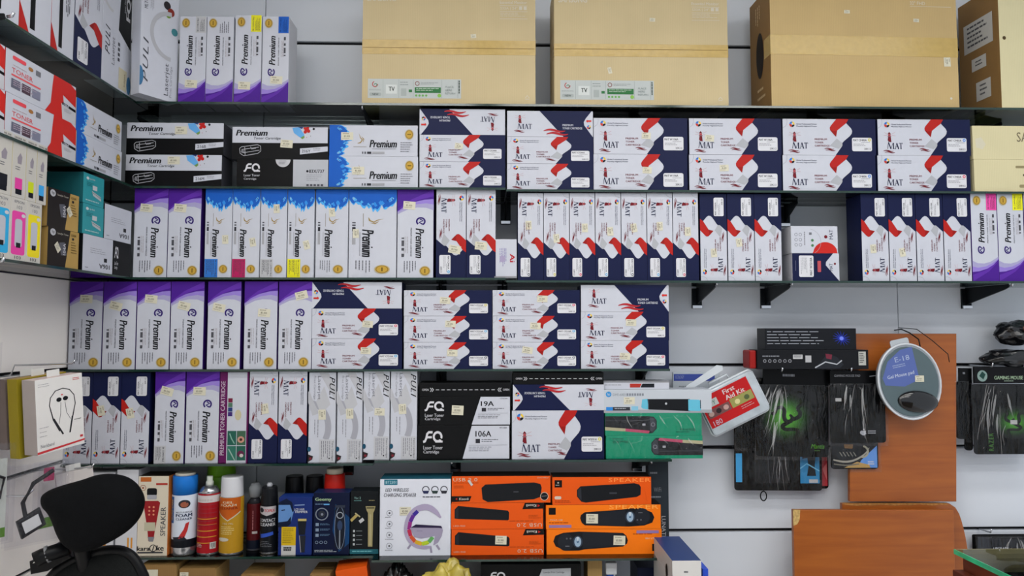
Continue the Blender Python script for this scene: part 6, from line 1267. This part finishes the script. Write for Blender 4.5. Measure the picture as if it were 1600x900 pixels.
# ------------------------------------------------------------------ office chair
YCH = -1.25; MESHB = mat('#07080a', .8, var=.3, scale=220, bump=.4, spec=.08); PLB = mat('#0b0c0e', .35)
def pillow(outline, m, t, rings=7):
    cx = sum(p[0] for p in outline) / len(outline); cz = sum(p[1] for p in outline) / len(outline); bm = bmesh.new(); L_ = []
    for s_ in (-1, 1):
        col = []
        for k in range(rings):
            f = k / (rings - 1) * .5 * math.pi; sc_ = math.cos(f) if k < rings - 1 else .02; y = s_ * t * math.sin(f)
            sc_ = .35 * sc_ + .65 * math.sqrt(max(0, 1 - (k / (rings - 1)) ** 2)) if k < rings - 1 else .02
            col.append([bm.verts.new((cx + (x - cx) * sc_, y, cz + (z - cz) * sc_)) for x, z in outline])
        L_.append(col)
    n = len(outline)
    for col in L_:
        for k in range(rings - 1):
            for i in range(n): bm.faces.new((col[k][i], col[k][(i+1) % n], col[k+1][(i+1) % n], col[k+1][i]))
        bm.faces.new(col[-1])
    bmesh.ops.remove_doubles(bm, verts=bm.verts, dist=1e-5)
    return mesh_bm(bm, [m], True)
def smooth(pts, it=2):
    for _ in range(it): pts = [q for i in range(len(pts)) for q in ((pts[i][0]*.75 + pts[(i+1) % len(pts)][0]*.25, pts[i][1]*.75 + pts[(i+1) % len(pts)][1]*.25), (pts[i][0]*.25 + pts[(i+1) % len(pts)][0]*.75, pts[i][1]*.25 + pts[(i+1) % len(pts)][1]*.75))]
    return pts
base = at(150, 870, YCH); CX = base.x
o = thing('office_chair', 'black mesh office chair with tilted headrest in front of the shelves', 'chair', (CX, YCH, 0))
hp_ = [(328, 290), (355, 240), (480, 192), (640, 150), (760, 106), (870, 100), (985, 124), (1068, 185), (1118, 270), (1126, 345), (1094, 445), (1022, 535), (900, 615), (760, 685), (660, 716), (585, 705), (510, 652), (462, 570), (425, 460), (385, 385), (342, 345)]
loc = lambda x, y, dy=0: (at(x, y, YCH + dy).x - CX, at(x, y, YCH + dy).z)
hr = link('headrest', pillow(smooth([loc(x / 5, 720 + y / 5) for x, y in hp_]), MESHB, .045), o)
b0 = [(60, 930), (84, 896), (104, 880), (130, 868), (165, 860), (190, 860), (206, 868), (218, 886), (228, 910), (236, 960)]
bo = [loc(x, y, .06) for x, y in b0]; xl, xr_ = bo[0][0], bo[-1][0]; bo = bo + [(xr_ + .05, .82), (xr_ + .05, .60), (xr_, .54), (xl, .54), (xl - .06, .60), (xl - .06, .82)]
bk = link('backrest', pillow(smooth(bo, 2), mat('#101212', .7, var=.3, scale=260, bump=.4, spec=.1), .03), o); bk.location = (0, .06, 0)
bf = smooth(bo, 2); link('backrest_frame', tube_me([(x, .06, z) for x, z in bf], .012, PLB, 8, True), o)
J = [loc(x, y) for x, y in ((66, 869), (88, 862), (106, 848), (112, 862), (112, 884))]
link('headrest_bracket', tube_me([(J[1][0], .02, J[1][1]), (J[2][0], .02, J[2][1]), (J[3][0] + .004, .03, J[3][1]), (J[4][0], .05, J[4][1]), (J[4][0] + .004, .06, J[4][1] - .06)], .017, PLB, 10), o)
kb = link('tilt_knob', tube_me([(J[0][0] - .012, -.006, J[0][1] - .006), (J[0][0] + .0, .0, J[0][1]), (J[1][0] + .02, .012, J[1][1] + .006)], .017, PLB, 14), o)
link('knob_ring', tube_me([(J[0][0] + .006, .003, J[0][1] + .002), (J[0][0] + .012, .006, J[0][1] + .004)], .019, mat('#8d9094', .3, .6), 14), o)
e1, e2, e3, e4 = loc(32, 884), loc(92, 868), loc(100, 878), loc(34, 905)
link('back_spar', prism_me([e1, e2, e3, loc(60, 900), e4], .03, .06, PLB, .003), o); link('spar_cover', prism_me([loc(46, 878), loc(92, 867), loc(95, 871), loc(40, 886)], .024, .0295, mat('#b4b5ae', .35), .001), o)
link('seat', pillow(smooth([(-.24, -.02), (.24, -.02), (.26, .02), (.24, .06), (-.24, .06), (-.26, .02)], 1), MESHB, .24), o).location = (.0, .32, .46)
link('back_support', tube_me([(.0, .09, .70), (.0, .12, .52), (.0, .2, .42), (.0, .32, .42)], .022, PLB, 10), o); link('gas_lift', lathe_me([(.03, .10, 0), (.03, .25, 0), (.018, .26, 0), (.018, .44, 0)], [PLB]), o).location = (0, .32, 0)
for i in range(5):
    a = R(72 * i + 20); l = link('base_leg', tube_me([(0, .32, .11), (.14 * math.cos(a), .32 + .14 * math.sin(a), .10), (.28 * math.cos(a), .32 + .28 * math.sin(a), .075)], [.03, .024, .018], PLB, 8), o)
    w2_ = link('caster', lathe_me([(.02, -.012, 0), (.028, -.010, 0), (.028, .010, 0), (.02, .012, 0)], [PLB], 16), l); w2_.location = (.28 * math.cos(a), .32 + .28 * math.sin(a), .0285); w2_.rotation_euler = (R(90), 0, a)
